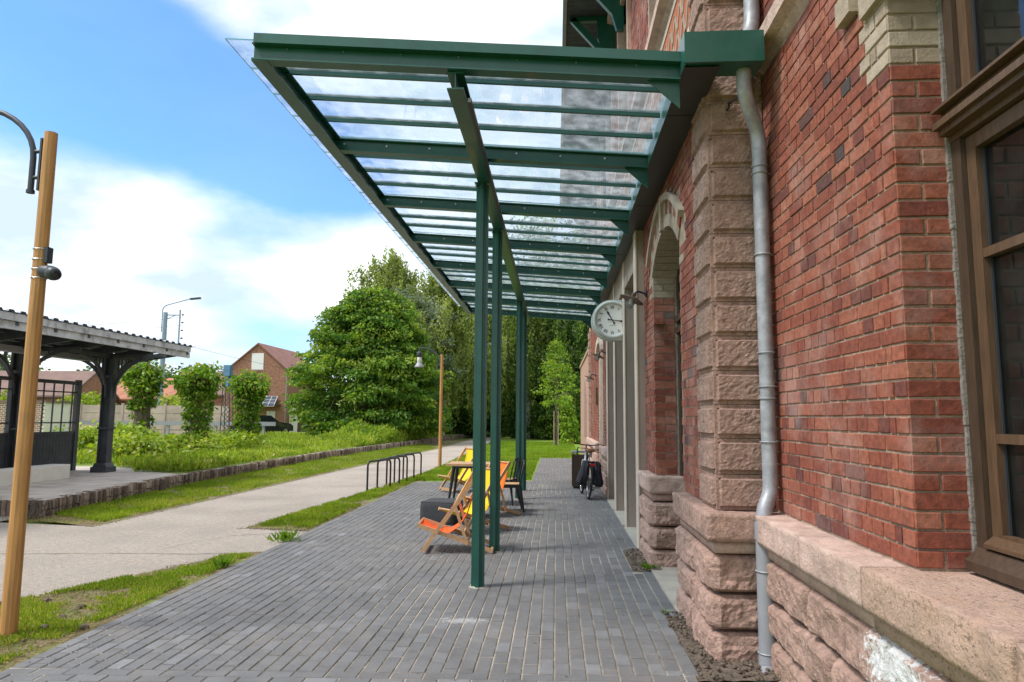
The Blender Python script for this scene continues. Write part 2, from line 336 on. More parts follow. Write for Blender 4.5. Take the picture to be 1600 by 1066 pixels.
def unit(v): return v / np.maximum(np.linalg.norm(v, axis=1, keepdims=True), 1e-9)
def leaf_quads(C, D, size, wid=.55):
    """rhombic leaves: base C, pointing along D"""
    n = len(C); D = unit(D); Rv = unit(np.cross(D, RNG.normal(size=(n, 3)))); size = np.broadcast_to(np.asarray(size, float), (n,))[:, None]
    Nn = np.cross(Rv, D)
    V = np.empty((n, 4, 3)); V[:, 0] = C; V[:, 2] = C + D * size
    V[:, 1] = C + D * size * .45 + Rv * size * wid * .5 + Nn * size * .08; V[:, 3] = C + D * size * .45 - Rv * size * wid * .5 + Nn * size * .08
    return V.reshape(-1, 3), np.arange(n * 4).reshape(n, 4)

# ------------------------------------------------------------------ ground, path, platform
def sheet(name, poly, z, mat, parent=None, sub=0):
    b = MB(); b.add([(x, y, z) for x, y in poly], [tuple(range(len(poly)))])
    return b.build(name, mat, parent)
g0 = MB(); g0.add([(-700, -200, -.05), (700, -200, -.05), (700, 1200, -.05), (-700, 1200, -.05)], [(0, 1, 2, 3)])
struct(g0.build('ground', 'wildground'), 'wide rough green ground')
struct(sheet('lawn', [(-3.5, 9.4), (-.62, 17.0), (1.0, 17.0), (14, 26), (14, 62), (-4.2, 62), (-3.9, 30), (-3.75, 22.6), (-3.9, 16), (-4.45, 9.75), (-3.5, 9.62)], -.016, 'lawn'), 'mown lawn beside the path')
PATH = [(-30, 3), (-5.35, 3), (-5.3, 4), (-4.6, 5.78), (-3.7, 7.9), (-3.36, 8.15), (-3.36, 9.55), (-4.45, 9.75), (-3.95, 15.8), (-3.76, 22.6), (-3.85, 32), (-4.4, 48), (-4.7, 66), (-6.2, 66), (-6.2, 48), (-5.95, 35), (-6.45, 18.6), (-6.6, 12.2), (-6.65, 9.66), (-8.3, 9.85), (-8.3, 10.7), (-30, 11.2)]
struct(sheet('path', PATH, -.006, 'asphalt'), 'pale asphalt cycle path')
struct(sheet('turf', [(-5.35, 2.8), (-3.38, 2.8), (-3.38, 8.16), (-3.72, 7.95), (-4.62, 5.8), (-5.33, 4)], -.001, 'turf'), 'worn grass strip beside the paving')
struct(sheet('verge', [(-6.63, 9.6), (-6.58, 12.2), (-6.43, 18.6), (-5.93, 35), (-6.18, 48), (-7.4, 48), (-8.9, 26), (-8.62, 15.5), (-8.05, 10.2)], -.001, 'turf'), 'grass verge between path and platform')
struct(sheet('verge', [(-3.36, 9.6), (-4.4, 9.8), (-3.94, 15.8), (-3.76, 19), (-3.3, 19), (-3.3, 9.6)], -.001, 'turf'), 'grass verge between path and paving')

pth = [o for o in bpy.data.objects if o.name == 'path'][0]
for line in ([(-8.4, 7.25), (-7.2, 7.52), (-6.0, 7.72), (-5.0, 7.85), (-4.2, 7.9), (-3.75, 8.0)], [(-4.75, 8.1), (-4.6, 8.6), (-4.35, 9.1), (-3.9, 9.35), (-3.4, 9.45)]):   # seams and cracks in the asphalt
    b = MB(); pts = []
    for (xa, ya), (xb, yb_) in zip(line, line[1:]):
        for q in range(8): f = q / 8; pts.append((xa + (xb - xa) * f + random.gauss(0, .006), ya + (yb_ - ya) * f + random.gauss(0, .012)))
    for (xa, ya), (xb, yb_) in zip(pts, pts[1:]):
        w = random.uniform(.004, .011); b.add([(xa, ya - w, -.0035), (xb, yb_ - w, -.0035), (xb, yb_ + w, -.0035), (xa, ya + w, -.0035)], [(0, 1, 2, 3)])
    b.build('seam', 'soil', pth)
PE = [(-8.02, 10.45), (-8.5, 15.5), (-8.75, 26), (-7.7, 45), (-7.3, 56)]   # platform edge
PZ = .25
b = MB()
top = PE + [(-60, 56), (-60, 10.9)]
b.add([(x, y, PZ) for x, y in top] + [(x, y, -.05) for x, y in top], [tuple(range(len(top)))] + [(i, i + len(top), (i + 1) % len(top) + len(top), (i + 1) % len(top)) for i in range(len(top))])
platform = struct(b.build('platform', 'gravel_top'), 'raised old railway platform with brick edging')
# brick-on-edge facing of the platform: thin uneven bricks
b = MB()
def edge_pt(s):
    acc = 0
    for (x0, y0), (x1, y1) in zip(PE, PE[1:]):
        l = sqrt((x1 - x0) ** 2 + (y1 - y0) ** 2)
        if s <= acc + l: k = (s - acc) / l; return x0 + (x1 - x0) * k, y0 + (y1 - y0) * k, (x1 - x0) / l, (y1 - y0) / l
        acc += l
    return None
s = 0.; tot = sum(sqrt((x1 - x0) ** 2 + (y1 - y0) ** 2) for (x0, y0), (x1, y1) in zip(PE, PE[1:]))
while s < tot - .2:
    wd = random.uniform(.03, .06) * (1 if s < 12 else 1.8); q = edge_pt(s + wd / 2)
    x, y, tx, ty = q; pr = random.uniform(.0, .085); zt = PZ + random.uniform(-.025, .018); h = wd / 2 - random.uniform(.004, .012)
    b.tone = random.random()
    for z0, z1 in ((.0, .1 + random.uniform(-.02, .02)), (.115, zt)):
        pq = pr + random.uniform(-.012, .012)
        nx, ny = ty, -tx
        cs = [(x - tx * h - nx * .1, y - ty * h - ny * .1), (x + tx * h - nx * .1, y + ty * h - ny * .1), (x + tx * h + nx * pq, y + ty * h + ny * pq), (x - tx * h + nx * pq, y - ty * h + ny * pq)]
        b.prism(cs, 2, z0, z1)
    s += wd
for k in range(60):                                             # near end of the platform
    x = -8.1 - k * .075; b.tone = random.random(); b.box(x - .068, x, 10.40 + random.uniform(0, .03) + (k * .075) * .0087, 10.6, 0, PZ + random.uniform(-.02, .01))
e = b.build('edging', 'edging', platform); e['kind'] = 'stuff'
sheet('gravel', [(-8.2, 10.7), (-8.55, 15.2), (-9.6, 15.9), (-10.0, 16.6), (-11.5, 17.2), (-16, 17.4), (-30, 17.6), (-30, 11)], PZ + .004, 'gravel_top', platform)
sheet('rough_grass', [(-8.6, 15.4), (-8.85, 26), (-7.8, 45), (-7.4, 56), (-60, 56), (-60, 17.6), (-16, 17.4), (-11.5, 17.2), (-10.0, 16.6), (-9.7, 15.9)], PZ + .006, 'wildground', platform)

# ------------------------------------------------------------------ pavement
pave = struct(sheet('pavement', [(-3.42, 3.0), (.86, 3.0), (.86, 5.86), (.99, 5.86), (.99, 7.4), (.8, 7.4), (.8, 8.55), (.99, 8.55), (.99, 27.3), (-.6, 27.3), (-.6, 17.55), (-3.42, 16.85)], 0.012, 'mortar'), 'dark grey block paving under the canopy')
jm = M('paver_joint', (.46, .385, .30), 1., var=.25, scale=20, bump=.4, dirt=((.10, .09, .065), .55, .42, .56, .9))
pave.data.materials.clear(); pave.data.materials.append(jm)
PAV = []          # (cx, cy, lx, ly)
def BY(x): return 4.385 + .054 * (x + 1.3)                       # end of the long rows, slightly askew
nrow = int(round((.99 + 3.42) / .1))
for i in range(nrow):
    x0 = -3.42 + i * .1003; xc = x0 + .05
    y = BY(xc) - (.1 if i % 2 else 0.) - random.uniform(0, .03)
    while y < 27.3:
        y1 = y + .2
        a, c = max(y, BY(xc)), y1
        if xc > .86 and c < 5.86 or (xc > .8 and 7.4 < (a + c) / 2 < 8.55): y = y1; continue
        if xc < -.6 and c > (16.85 + (x0 + 3.42) * .25): y = y1; continue
        c = min(c, 27.3)
        if c - a > .04: PAV.append((xc, (a + c) / 2, .1003, c - a, 0.))
        y = y1
for j in range(15):                                              # edge courses laid across
    x = -3.42 - .2 * (j % 2) * .5
    while x < .86:
        a, c = max(x, -3.42), min(x + .2006, .86)
        if c - a > .04: PAV.append(((a + c) / 2, BY((a + c) / 2) - .0515 - j * .1003, c - a, .1003, .054))
        x += .2006
def paver_geo(b, cx, cy, lx, ly, sh=0., z=.022, tilt=(0, 0), j=.0042, ch=.005):
    hx, hy = (lx / 2 - j, ly / 2 - j * 1.6) if ly > lx else (lx / 2 - j * .95, ly / 2 - j)
    def Z(x, y): return z + tilt[0] * x + tilt[1] * y
    v = [(cx + sx * hx, cy + sy * hy, -.01) for sx, sy in ((-1, -1), (1, -1), (1, 1), (-1, 1))]
    v += [(cx + sx * hx, cy + sy * hy, Z(sx * hx, sy * hy) - ch) for sx, sy in ((-1, -1), (1, -1), (1, 1), (-1, 1))]
    v += [(cx + sx * (hx - ch), cy + sy * (hy - ch), Z(sx * hx, sy * hy)) for sx, sy in ((-1, -1), (1, -1), (1, 1), (-1, 1))]
    v = [(x, y + sh * (x - cx), zz) for x, y, zz in v]
    f = [(8, 9, 10, 11)]
    for i in range(4):
        k = (i + 1) % 4; f += [(i, k, k + 4, i + 4), (i + 4, k + 4, k + 8, i + 8)]
    b.add(v, f)
def ptone():
    r = random.random()
    return .86 + .1 * random.random() if r < .03 else min(.8, max(.1, random.gauss(.45, .11)))
vis = sorted([p for p in PAV if p[1] > 4.17 and p[0] > -3.35 - (p[1] - 4.2) * .3], key=lambda p: (p[0] * .35) ** 2 + p[1] ** 2)
single = set(vis[:300]); shared = {}
rest = MB()
for p in PAV:
    if p in single:
        key = (round(p[2], 2), round(p[3], 2), p[4], random.randrange(10))
        if key not in shared:
            b = MB(); b.tone = ptone(); paver_geo(b, 0, 0, p[2], p[3], p[4], .018, (random.gauss(0, .006), random.gauss(0, .006))); shared[key] = b.mesh('paver', 'paver')
        o = bpy.data.objects.new('paver', shared[key]); COL.objects.link(o); o.parent = pave; o.location = (p[0], p[1], random.gauss(0, .0012))
    else:
        rest.tone = ptone(); paver_geo(rest, *p, .018 + random.gauss(0, .0012), (random.gauss(0, .006), random.gauss(0, .006)))
o = rest.build('paver_field', 'paver', pave); o['kind'] = 'stuff'
# soil pockets against the wall
def soil(name, x0, x1, y0, y1, label, h=.016):
    nx, ny = max(3, int((x1 - x0) / .04)), max(3, int((y1 - y0) / .04)); b = MB()
    v = []
    for j in range(ny + 1):
        for i in range(nx + 1):
            x = x0 + (x1 - x0) * i / nx; y = y0 + (y1 - y0) * j / ny
            v.append((x, y, .006 + h * abs(mnoise.noise(Vector((x * 14, y * 14, 1)))) + (.03 * i / nx)))
    b.add(v, [(j * (nx + 1) + i, j * (nx + 1) + i + 1, (j + 1) * (nx + 1) + i + 1, (j + 1) * (nx + 1) + i) for j in range(ny) for i in range(nx)])
    for k in range(int((x1 - x0) * (y1 - y0) * 500)):
        x, y, r = random.uniform(x0, x1), random.uniform(y0, y1), random.uniform(.006, .02)
        b.lathe([(r * .3, -r * .6), (r, 0), (r * .5, r * .7)], (x, y, .035), 5, (random.random() - .5, random.random() - .5, 1))
    return struct(b.build(name, 'soil'), label)
soil('soil', .865, 1.5, 4.43, 5.86, 'bare soil at the foot of the stone pilaster')
soil('soil', .805, 1.1, 7.4, 8.55, 'bare soil pocket at the foot of the brick pier')

# ------------------------------------------------------------------ station building
XC, XN = 1.10, 1.50                                             # brick planes: projecting centre block, recessed near wing
CP, BH, JT = .0791, .0655, .0056                                  # course pitch, brick height, half joint
Z0 = .985                                                       # top of the plinth ledge
bld = thing('station_building', 'old red brick station building with pink stone base along the paving', 'building', (1.3, 8, 0))
core = MB()
def cbox(*a): core.box(*a)
D = .006
# near wing core (opening for the window Y 1.70..3.03, z .95..3.95)
WY0, WY1 = 1.62, 3.03
cbox(XN + D, 2.6, WY1 + D, 4.95, 0, 9); cbox(XN + D, 2.6, 0.2, WY0 - D, 0, 9); cbox(XN + D, 2.6, WY0 - D, WY1 + D, 3.98, 9); cbox(XN + D, 2.6, WY0 - D, WY1 + D, 0, .93)
# centre block core
DY0, DY1, AR_R, AR_Z = 6.1, 7.75, 1.223, 2.297                  # arched door
PIL = (8.52, 10.25, 12.0, 13.75); PW = .23                      # concrete pillars
cbox(XC + D, 2.4, 4.95, DY0 - D, 0, 9); cbox(XC + D, 2.4, DY1 + D, PIL[0], 0, 9); cbox(XC + D, 2.4, PIL[3] + PW, 22.9, 0, 9)
cbox(XC + D, 2.4, DY0 - D, DY1 + D, 3.55, 5.5); cbox(XC + D, 2.4, PIL[0], PIL[3] + PW, 4.0, 5.5)
cbox(XC + D, 2.4, 4.95, 6.2 - D, 5.5, 9)
UPW = [(6.2, 7.9), (9.75, 11.1), (12.6, 13.9), (15.9, 17.2), (19.2, 20.6)]
UZ0, UZ1 = 5.72, 8.3
yy = DY0 - D
for a, c in UPW:
    cbox(XC + D, 2.4, yy, a - D, 5.5, 9); cbox(XC + D, 2.4, a - D, c + D, UZ1, 9); cbox(XC + D, 2.4, a - D, c + D, 5.5, UZ0); yy = c + D
cbox(XC + D, 2.4, yy, 22.9, 5.5, 9)
core.build('wall', 'mortar', bld)

# ---- bricks
REST = {'brick': MB(), 'cream_brick': MB()}
SINGLE = []
def brick_box(b, x0, x1, y0, y1, z0, z1): b.box(x0, x1, y0, y1, z0, z1)
def btone(): 
    r = random.random()
    return random.uniform(0, .12) if r < .035 else min(.93, max(.2, random.gauss(.56, .18)))
def face_x(X, ya, yb, za, zb, skip=None, cream=None, start_corner=None, cand=False, course0=Z0, depth=.1, fix=None):
    """bricks of a wall facing -X, English bond; start_corner: Y of the quoin they are set out from"""
    k = 0; z = course0
    while z < za - .001: z += CP; k += 1
    while z + BH <= zb + .02:
        zz1 = z + CP
        org = start_corner if start_corner is not None else ya
        y = org; n = 0
        while y < yb - .02:
            if k % 2 == 0: L = .2245
            else: L = .112 if n != 1 else .06
            if n > 3 and k % 2 == 1 and random.random() < .06: L = .2245
            y1 = min(y + L, yb)
            n += 1
            if y1 > ya and not (skip and skip((y + y1) / 2, z + CP / 2)) and y1 - y > .03:
                pr = abs(random.gauss(0, .0022)); c = 'cream_brick' if cream and cream((y + y1) / 2, z + CP / 2, k) else 'brick'
                bx = (X - pr, X + depth, max(y, ya) + JT, y1 - JT, z + JT, z + CP - JT)
                if cand: SINGLE.append((bx, c))
                else: REST[c].tone = btone(); REST[c].box(*bx)
            y = y1
        z = zz1; k += 1
def face_y(Y, xa, xb, za, zb, cream=None, cand=False, course0=Z0, skip=None, depth=.1):
    """bricks of a jamb facing -Y from xa to xb"""
    k = 0; z = course0
    while z < za - .001: z += CP; k += 1
    while z + BH <= zb + .02:
        segs = [(xa, (xa + xb) / 2 - .003), ((xa + xb) / 2 - .003, xb)] if k % 2 == 0 else [(xa, xb)]
        for i, (a, c) in enumerate(segs):
            a2 = a if i else a - .0
            cc = 'cream_brick' if cream and cream(z + CP / 2) else 'brick'
            bx = (a2 + (JT if i else .001), c - JT, Y - abs(random.gauss(0, .002)), Y + depth, z + JT, z + CP - JT)
            if cand: SINGLE.append((bx, cc))
            else: REST[cc].tone = btone(); REST[cc].box(*bx)
        z += CP; k += 1
# near wing wall and window jamb; jamb bricks wrap the corner so the wall face starts one brick depth in behind them
def ncream(y, z, k): return z > 3.21 and (y < WY1 + (.335 if k % 2 else .225)) and z < 4.0
face_x(XN, WY1, 4.86, Z0, 4.06, cream=ncream, cand=True, start_corner=WY1)
face_y(WY1 + .0005, XN + .003, XN + .235, Z0, 3.52, cream=lambda z: z > 3.21, cand=True)
face_x(XN, 3.0, 4.86, 4.32, 6.0, course0=Z0)
# centre block
def dskip(y, z):
    dy = y - (DY0 + DY1) / 2
    if abs(dy) < .83 and z < 3.2: return True
    if z >= 2.9 and sqrt(dy * dy + (z - AR_Z) ** 2) < AR_R + .36 and z > 3.1 and abs(dy) < 1.12: return True
    return False
def dcream(y, z, k): return 2.93 < z < 3.3 and (abs(y - DY0) < (.23 if k % 2 else .12) or abs(y - DY1) < (.23 if k % 2 else .12))
face_x(XC, 5.36, PIL[0], Z0, 4.6, skip=dskip, cream=dcream, start_corner=5.36)
face_y(DY1, XC + .003, XC + .24, Z0, 3.3, cream=lambda z: z > 2.93)
def uskip(y, z): return any(a - .12 < y < c + .12 and UZ0 < z < UZ1 + .2 for a, c in UPW[1:]) or (6.2 < y < 7.9 and UZ0 < z < UZ1)
face_x(XC, 5.36, 12.5, UZ0, 8.9, skip=uskip)
face_y(7.9, XC + .003, XC + .25, UZ0, 8.2)
face_y(11.1 + .12, XC + .003, XC + .25, UZ0, 8.2, cream=lambda z: True)
face_x(XC, PIL[3] + PW, 21.9, Z0, 4.6, skip=lambda y, z: (16.2 < y < 17.9 and z < 3.3), start_corner=PIL[3] + PW)
face_y(17.9, XC + .003, XC + .24, Z0, 3.3, cream=lambda z: z > 2.93)
REST['brick'].tone = .5
# pick the 300 bricks that show largest, the remainder is one mass
def show(it):
    (x0, x1, y0, y1, z0, z1), c = it
    cy = (y0 + y1) / 2; cz = (z0 + z1) / 2 - 1.6; d2 = x0 * x0 + cy * cy + cz * cz
    jamb = (x1 - x0) > .102 or y1 - y0 > .0
    vis_top = 1.6 + .60 * cy > (z0 + z1) / 2 - .0
    fl = abs(x0) / sqrt(d2) * (y1 - y0) * (z1 - z0)
    if y0 < WY1 + .02 and y1 - y0 < .11 and x1 - x0 > .1: fl = cy / sqrt(d2) * (x1 - x0) * (z1 - z0)
    return (fl / d2) if (z0 - 1.6) / cy < .66 else 0
SINGLE.sort(key=show, reverse=True)
bm_cache = {}
for i, (bx, c) in enumerate(SINGLE):
    x0, x1, y0, y1, z0, z1 = bx
    if i < 300:
        key = (c, round(x1 - x0, 2), round(y1 - y0, 2), random.randrange(18) if random.random() > .022 else -1)
        if key not in bm_cache:
            b = MB(); b.tone = random.uniform(.02, .14) if key[3] < 0 else min(.92, max(.24, random.gauss(.57, .17))); hx, hy, hz = (x1 - x0) / 2, (y1 - y0) / 2, (z1 - z0) / 2
            # worn edges: a chamfered box with slightly wandering corners
            ch = .0035; V = []; idx = {}
            for sx in (-1, 1):
                for sy in (-1, 1):
                    for sz in (-1, 1):
                        jx, jy, jz = [random.uniform(-.0014, .0014) for _ in range(3)]
                        for ax in range(3):
                            hh = [hx, hy, hz]; q = [sx * (hx + jx), sy * (hy + jy), sz * (hz + jz)]
                            for o2 in range(3):
                                if o2 != ax: q[o2] -= (sx, sy, sz)[o2] * ch
                            idx[(sx, sy, sz, ax)] = len(V); V.append(tuple(q))
            F = []
            for ax in range(3):
                o1, o2 = [(1, 2), (0, 2), (0, 1)][ax]
                for sg in (-1, 1):
                    ring = []
                    for a, d in ((-1, -1), (1, -1), (1, 1), (-1, 1)):
                        t3 = [0, 0, 0]; t3[ax] = sg; t3[o1] = a; t3[o2] = d; ring.append(idx[(*t3, ax)])
                    F.append(tuple(ring))
                for a in (-1, 1):
                    for d in (-1, 1):                                 # edge chamfers along axis ax
                        q = []
                        for sg in (-1, 1):
                            t3 = [0, 0, 0]; t3[ax] = sg; t3[o1] = a; t3[o2] = d; q.append((idx[(*t3, o1)], idx[(*t3, o2)]))
                        F.append((q[0][0], q[0][1], q[1][1], q[1][0]))
            for sx in (-1, 1):
                for sy in (-1, 1):
                    for sz in (-1, 1): F.append(tuple(idx[(sx, sy, sz, a)] for a in range(3)))
            b.add(V, F); me = b.mesh('brick', c); bm_cache[key] = me
            import bmesh
            bmm = bmesh.new(); bmm.from_mesh(me); bmesh.ops.recalc_face_normals(bmm, faces=bmm.faces); bmm.to_mesh(me); bmm.free()
        o = bpy.data.objects.new('brick', bm_cache[key]); COL.objects.link(o); o.parent = bld
        o.location = Vector(((x0 + x1) / 2, (y0 + y1) / 2, (z0 + z1) / 2)) - wloc(bld)
        o.rotation_euler = (random.gauss(0, .004), random.gauss(0, .004), random.gauss(0, .004))
    else:
        REST[c].tone = btone(); REST[c].box(*bx)
for c, b in REST.items():
    o = b.build('brickwork' if c == 'brick' else 'cream_brickwork', c, bld); o['kind'] = 'stuff'

# ---- dressed and rock-faced stone
def stone(name, x0, x1, y0, y1, z0, z1, mat, exp='x', bulge=.03, rough=.012, parent=bld, res=.024, seed=0, margin=.03, chamfer=.006):
    """block with exposed faces ('x' = -X, 'y' = -Y, 'z' = +Z) pushed out from recessed margins and roughened"""
    nx, ny, nz_ = [max(2, min(34, int((b_ - a_) / res))) for a_, b_ in ((x0, x1), (y0, y1), (z0, z1))]
    V = {}; vs = []; fs = []
    def vid(i, j, k):
        if (i, j, k) not in V:
            V[(i, j, k)] = len(vs)
            x, y, z = x0 + (x1 - x0) * i / nx, y0 + (y1 - y0) * j / ny, z0 + (z1 - z0) * k / nz_
            def fall(d): t = max(0., min(1., d / margin)); return t * t * (3 - 2 * t)
            dz = min(z - z0, z1 - z) if 'z' not in exp else z - z0
            dyy = min(y - y0, y1 - y) if 'y' not in exp else (y1 - y)
            dxx = min(x - x0, x1 - x) if 'x' not in exp else (x1 - x)
            P = Vector((x * 6 + seed, y * 6, z * 7)); Q = Vector((x * 15, y * 15 + seed, z * 17)); Q2 = Vector((x * 42, y * 42 + seed, z * 42))
            nn = mnoise.noise(P) * .8 + (abs(mnoise.noise(Q)) - .25) * .7 + mnoise.noise(Q2) * .28
            ox = oy = oz = 0
            if 'x' in exp and i == 0: f = fall(min(dz, dyy)); ox = -(bulge * f + rough * nn * (.35 + f))
            if 'y' in exp and j == 0: f = fall(min(dz, dxx)); oy = -(bulge * f + rough * nn * (.35 + f))
            if 'z' in exp and k == nz_: oz = rough * .4 * nn
            if i == 0 and j == 0 and 'x' in exp and 'y' in exp: ox *= .35; oy *= .35      # worn arris
            vs.append((x + ox, y + oy, z + oz))
        return V[(i, j, k)]
    for j in range(ny):
        for k in range(nz_):
            fs.append((vid(0, j, k), vid(0, j, k + 1), vid(0, j + 1, k + 1), vid(0, j + 1, k))); 
    for i in range(nx):
        for k in range(nz_):
            fs.append((vid(i, 0, k), vid(i + 1, 0, k), vid(i + 1, 0, k + 1), vid(i, 0, k + 1)))
            if name != 'quoin': fs.append((vid(i, ny, k), vid(i, ny, k + 1), vid(i + 1, ny, k + 1), vid(i + 1, ny, k)))
        for j in range(ny):
            fs.append((vid(i, j, nz_), vid(i + 1, j, nz_), vid(i + 1, j + 1, nz_), vid(i, j + 1, nz_)))
            fs.append((vid(i, j, 0), vid(i, j + 1, 0), vid(i + 1, j + 1, 0), vid(i + 1, j, 0)))
    b = MB(); b.add(vs, fs); return b.build(name, mat, parent, smooth=(name != 'stone_block'))
ZB = (0.0, .205, .445, .705)                                     # rock-faced courses
gp = .02
sd_ = 0
def plinth(X, y0, y1, end=True, near=False, xin=None, lens=(.62, .48, .7, .55)):
    """rock-faced courses of a plinth facing -X from y0 to y1, its near end facing -Y"""
    global sd_
    for k in range(3):
        y = y0; n = k
        while y < y1 - .05:
            L = lens[n % len(lens)] * random.uniform(.9, 1.1); n += 1
            e = min(y1, y + L)
            if y1 - e < .18: e = y1
            sd_ += 3.7
            corner = (y == y0 and end)
            stone('stone_block', X, (xin or X + .4), y + (gp / 2 if y > y0 else 0), e - gp / 2, ZB[k] + gp / 2 - (.06 if k == 0 else 0), ZB[k + 1] - gp / 2, 'pink_stone', 'xy' if corner else 'x', .046, .022, seed=sd_)
            y = e
def ledge(X, y0, y1, end, mat='ledge_stone', lens=.8, xin=None, zt=.975, zb=.795, Xo=None):
    global sd_
    y = y0
    while y < y1 - .05:
        e = min(y1, y + lens * random.uniform(.9, 1.15))
        if y1 - e < .25: e = y1
        sd_ += 2.3
        ex = 'xyz' if (y == y0 and end) else 'xz'
        stone('ledge_stone', X, (xin or X + .5), y, e - .005, zb, zt, mat, ex, .004, .012, seed=sd_, margin=.02)
        y = e
    stone('ledge_band', X + .055, (xin or X + .5), y0 + (.055 if end else 0), y1, .712, zb - .004, 'ledge_stone', 'xy' if end else 'x', .003, .007, seed=sd_, margin=.02, res=.06)
# the pilaster at the corner of the centre block
plinth(1.06, 4.80, 6.06, True, xin=1.9)
ledge(1.00, 4.70, 6.06, True, mat='pink_stone', xin=1.9, lens=.95)
# near wing
plinth(1.40, 3.04, 4.80, False, lens=(.78, .62, .9, .7), xin=2.0); plinth(1.40, .9, 3.03, False, lens=(.9, .8, 1.0), xin=2.0)
ledge(1.31, 3.12, 4.70, False, lens=.85, xin=1.56)
for a, c in ((2.12, 3.11), (1.15, 2.11)):
    sd_ += 5; stone('sill_stone', 1.30, 1.80, a, c - .006, .80, .978, 'sill_stone', 'xz', .004, .014, seed=sd_, margin=.02)
stone('ledge_band', 1.355, 1.8, 1.15, 3.12, .715, .797, 'sill_stone', 'x', .003, .008, seed=77, margin=.02, res=.06)
# brick pier between door and portal, and the far part
plinth(1.045, DY1 - .14, PIL[0] - .02, True, xin=1.45, lens=(.9,))
ledge(.995, DY1 - .16, PIL[0] - .02, True, lens=2, xin=1.45)
plinth(1.05, PIL[3] + PW + .1, 16.1, True, xin=1.4, lens=(.9, .7)); ledge(1.0, PIL[3] + PW + .06, 16.1, True, xin=1.4, lens=1.1)
plinth(1.05, 17.95, 22.9, True, xin=1.4, lens=(1.2, .9)); ledge(1.0, 17.9, 22.9, True, xin=1.4, lens=1.4)
# quoins of the pilaster: bossed blocks with drafted margins
zq = [.978, 1.222, 1.468, 1.703, 1.938, 2.183, 2.428, 2.673, 2.922, 3.168, 3.415, 3.66, 3.92, 4.16]
def quoin(z0, z1, y0=4.865, y1=5.36, x0=1.096, x1=1.52, name='quoin'):
    b = MB()
    b.box(x0 + .006, x1, y0 + .006, y1, z0 + .002, z1 - .002)
    st = b.build(name, 'quoin_stone', bld)
    def boss(axis):
        m = .026; p = .024; s = .012; c = MB()
        if axis == 'y':
            a0, a1 = x0 + m, x1 - .02; f = lambda a, z, d: (a, y0 + .006 - d, z)
        else:
            a0, a1 = y0 + m, y1 - m; f = lambda a, z, d: (x0 + .006 - d, a, z)
        za, zc = z0 + .022, z1 - .026
        n, mz = 18, 12; vs = []
        for k in range(mz + 1):
            for i in range(n + 1):
                a = a0 + (a1 - a0) * i / n; z = za + (zc - za) * k / mz
                ed = min(i, n - i, k, mz - k); d = 0 if ed == 0 else p + .005 * mnoise.noise(Vector((a * 24 + z0 * 9, z * 24, axis == 'y'))) + .004 * mnoise.noise(Vector((a * 60, z * 60, z0)))
                if ed == 1:                                       # steep shoulder
                    if i == 1: a = a0 + s
                    if i == n - 1: a = a1 - s
                    if k == 1: z = za + s
                    if k == mz - 1: z = zc - s
                vs.append(f(a, z, d))
        fs = [(k * (n + 1) + i, k * (n + 1) + i + 1, (k + 1) * (n + 1) + i + 1, (k + 1) * (n + 1) + i) for k in range(mz) for i in range(n)]
        if axis == 'x': fs = [q[::-1] for q in fs]
        c.add(vs, fs); c.build('boss', 'quoin_stone', st)
    boss('y'); boss('x')
for a, c in zip(zq, zq[1:]): quoin(a, c)
for k in range(9): quoin(4.42 + k * .247, 4.42 + (k + 1) * .247)
for k in range(13): quoin(.98 + k * .26, .98 + (k + 1) * .26, 21.9, 22.45, 1.06, 1.5)
# string course, coloured brick band and eaves
def course(X, y0, y1, z0, z1, name='string_course', mat='ledge_stone', out=.1, xin=None):
    b = MB(); xi = xin or X + .12
    b.prism([(xi, z0), (X + .03, z0), (X - out * .35, z0 + (z1 - z0) * .3), (X - out, z0 + (z1 - z0) * .42), (X - out, z1 - .03), (X - out * .8, z1), (xi, z1)], 1, y0, y1)
    return b.build(name, mat, bld)
course(XN, 1.0, 4.862, 4.07, 4.31); course(XC, 5.37, 22.9, 5.48, 5.71, out=.12); course(XC, 4.8, 22.9, 8.75, 9.02, 'cornice', out=.16)
course(XC, 5.37, 22.9, 4.62, 4.70, 'string_course', 'concrete_edge', out=.05)
b = MB(); b.box(XC - .005, XC + .1, 5.37, 22.9, 4.71, 5.47); b.build('brick_band', 'orange_brick', bld)
b = MB()
for k in range(70):                                              # white diagonal brick pattern in the band
    y = 5.5 + k * .25
    for s_ in (-1, 1): b.prism([(y, 4.85), (y + .05, 4.85), (y + .05 + s_ * .25, 5.3), (y + s_ * .25, 5.3)], 0, XC - .012, XC + .02)
b.build('band_pattern', 'cream_brick', bld)
for z0 in (4.74, 5.38):
    b = MB(); b.box(XC - .014, XC + .02, 5.37, 22.9, z0, z0 + .07); b.build('band_edge', 'concrete_edge', bld)
# upper windows
for n, (a, c) in enumerate(UPW):
    win = bpy.data.objects.new('upper_window', None); COL.objects.link(win); win.parent = bld; win.location = Vector((XC, (a + c) / 2, UZ0)) - wloc(bld)
    b = MB(); b.box(XC - .06, XC + .2, a - .1, c + .1, UZ0 - .003, UZ0 + .1); b.build('sill', 'ledge_stone', win)
    if n:
        for y0, y1 in ((a - .13, a), (c, c + .13)):
            b = MB(); b.box(XC - .05, XC + .12, y0, y1, UZ0 + .1, UZ1); b.build('jamb', 'ledge_stone', win)
    b = MB(); b.box(XC - .06, XC + .2, a - .14, c + .14, UZ1, UZ1 + .22); b.build('lintel', 'ledge_stone', win)
    b = MB(); b.box(XC + .25, XC + .31, a, c, UZ0 + .1, UZ1)
    b.build('frame', 'oak_dark', win); b = MB(); b.box(XC + .235, XC + .245, a + .1, c - .1, UZ0 + .22, UZ1 - .12); b.build('pane', 'dark_glass', win)
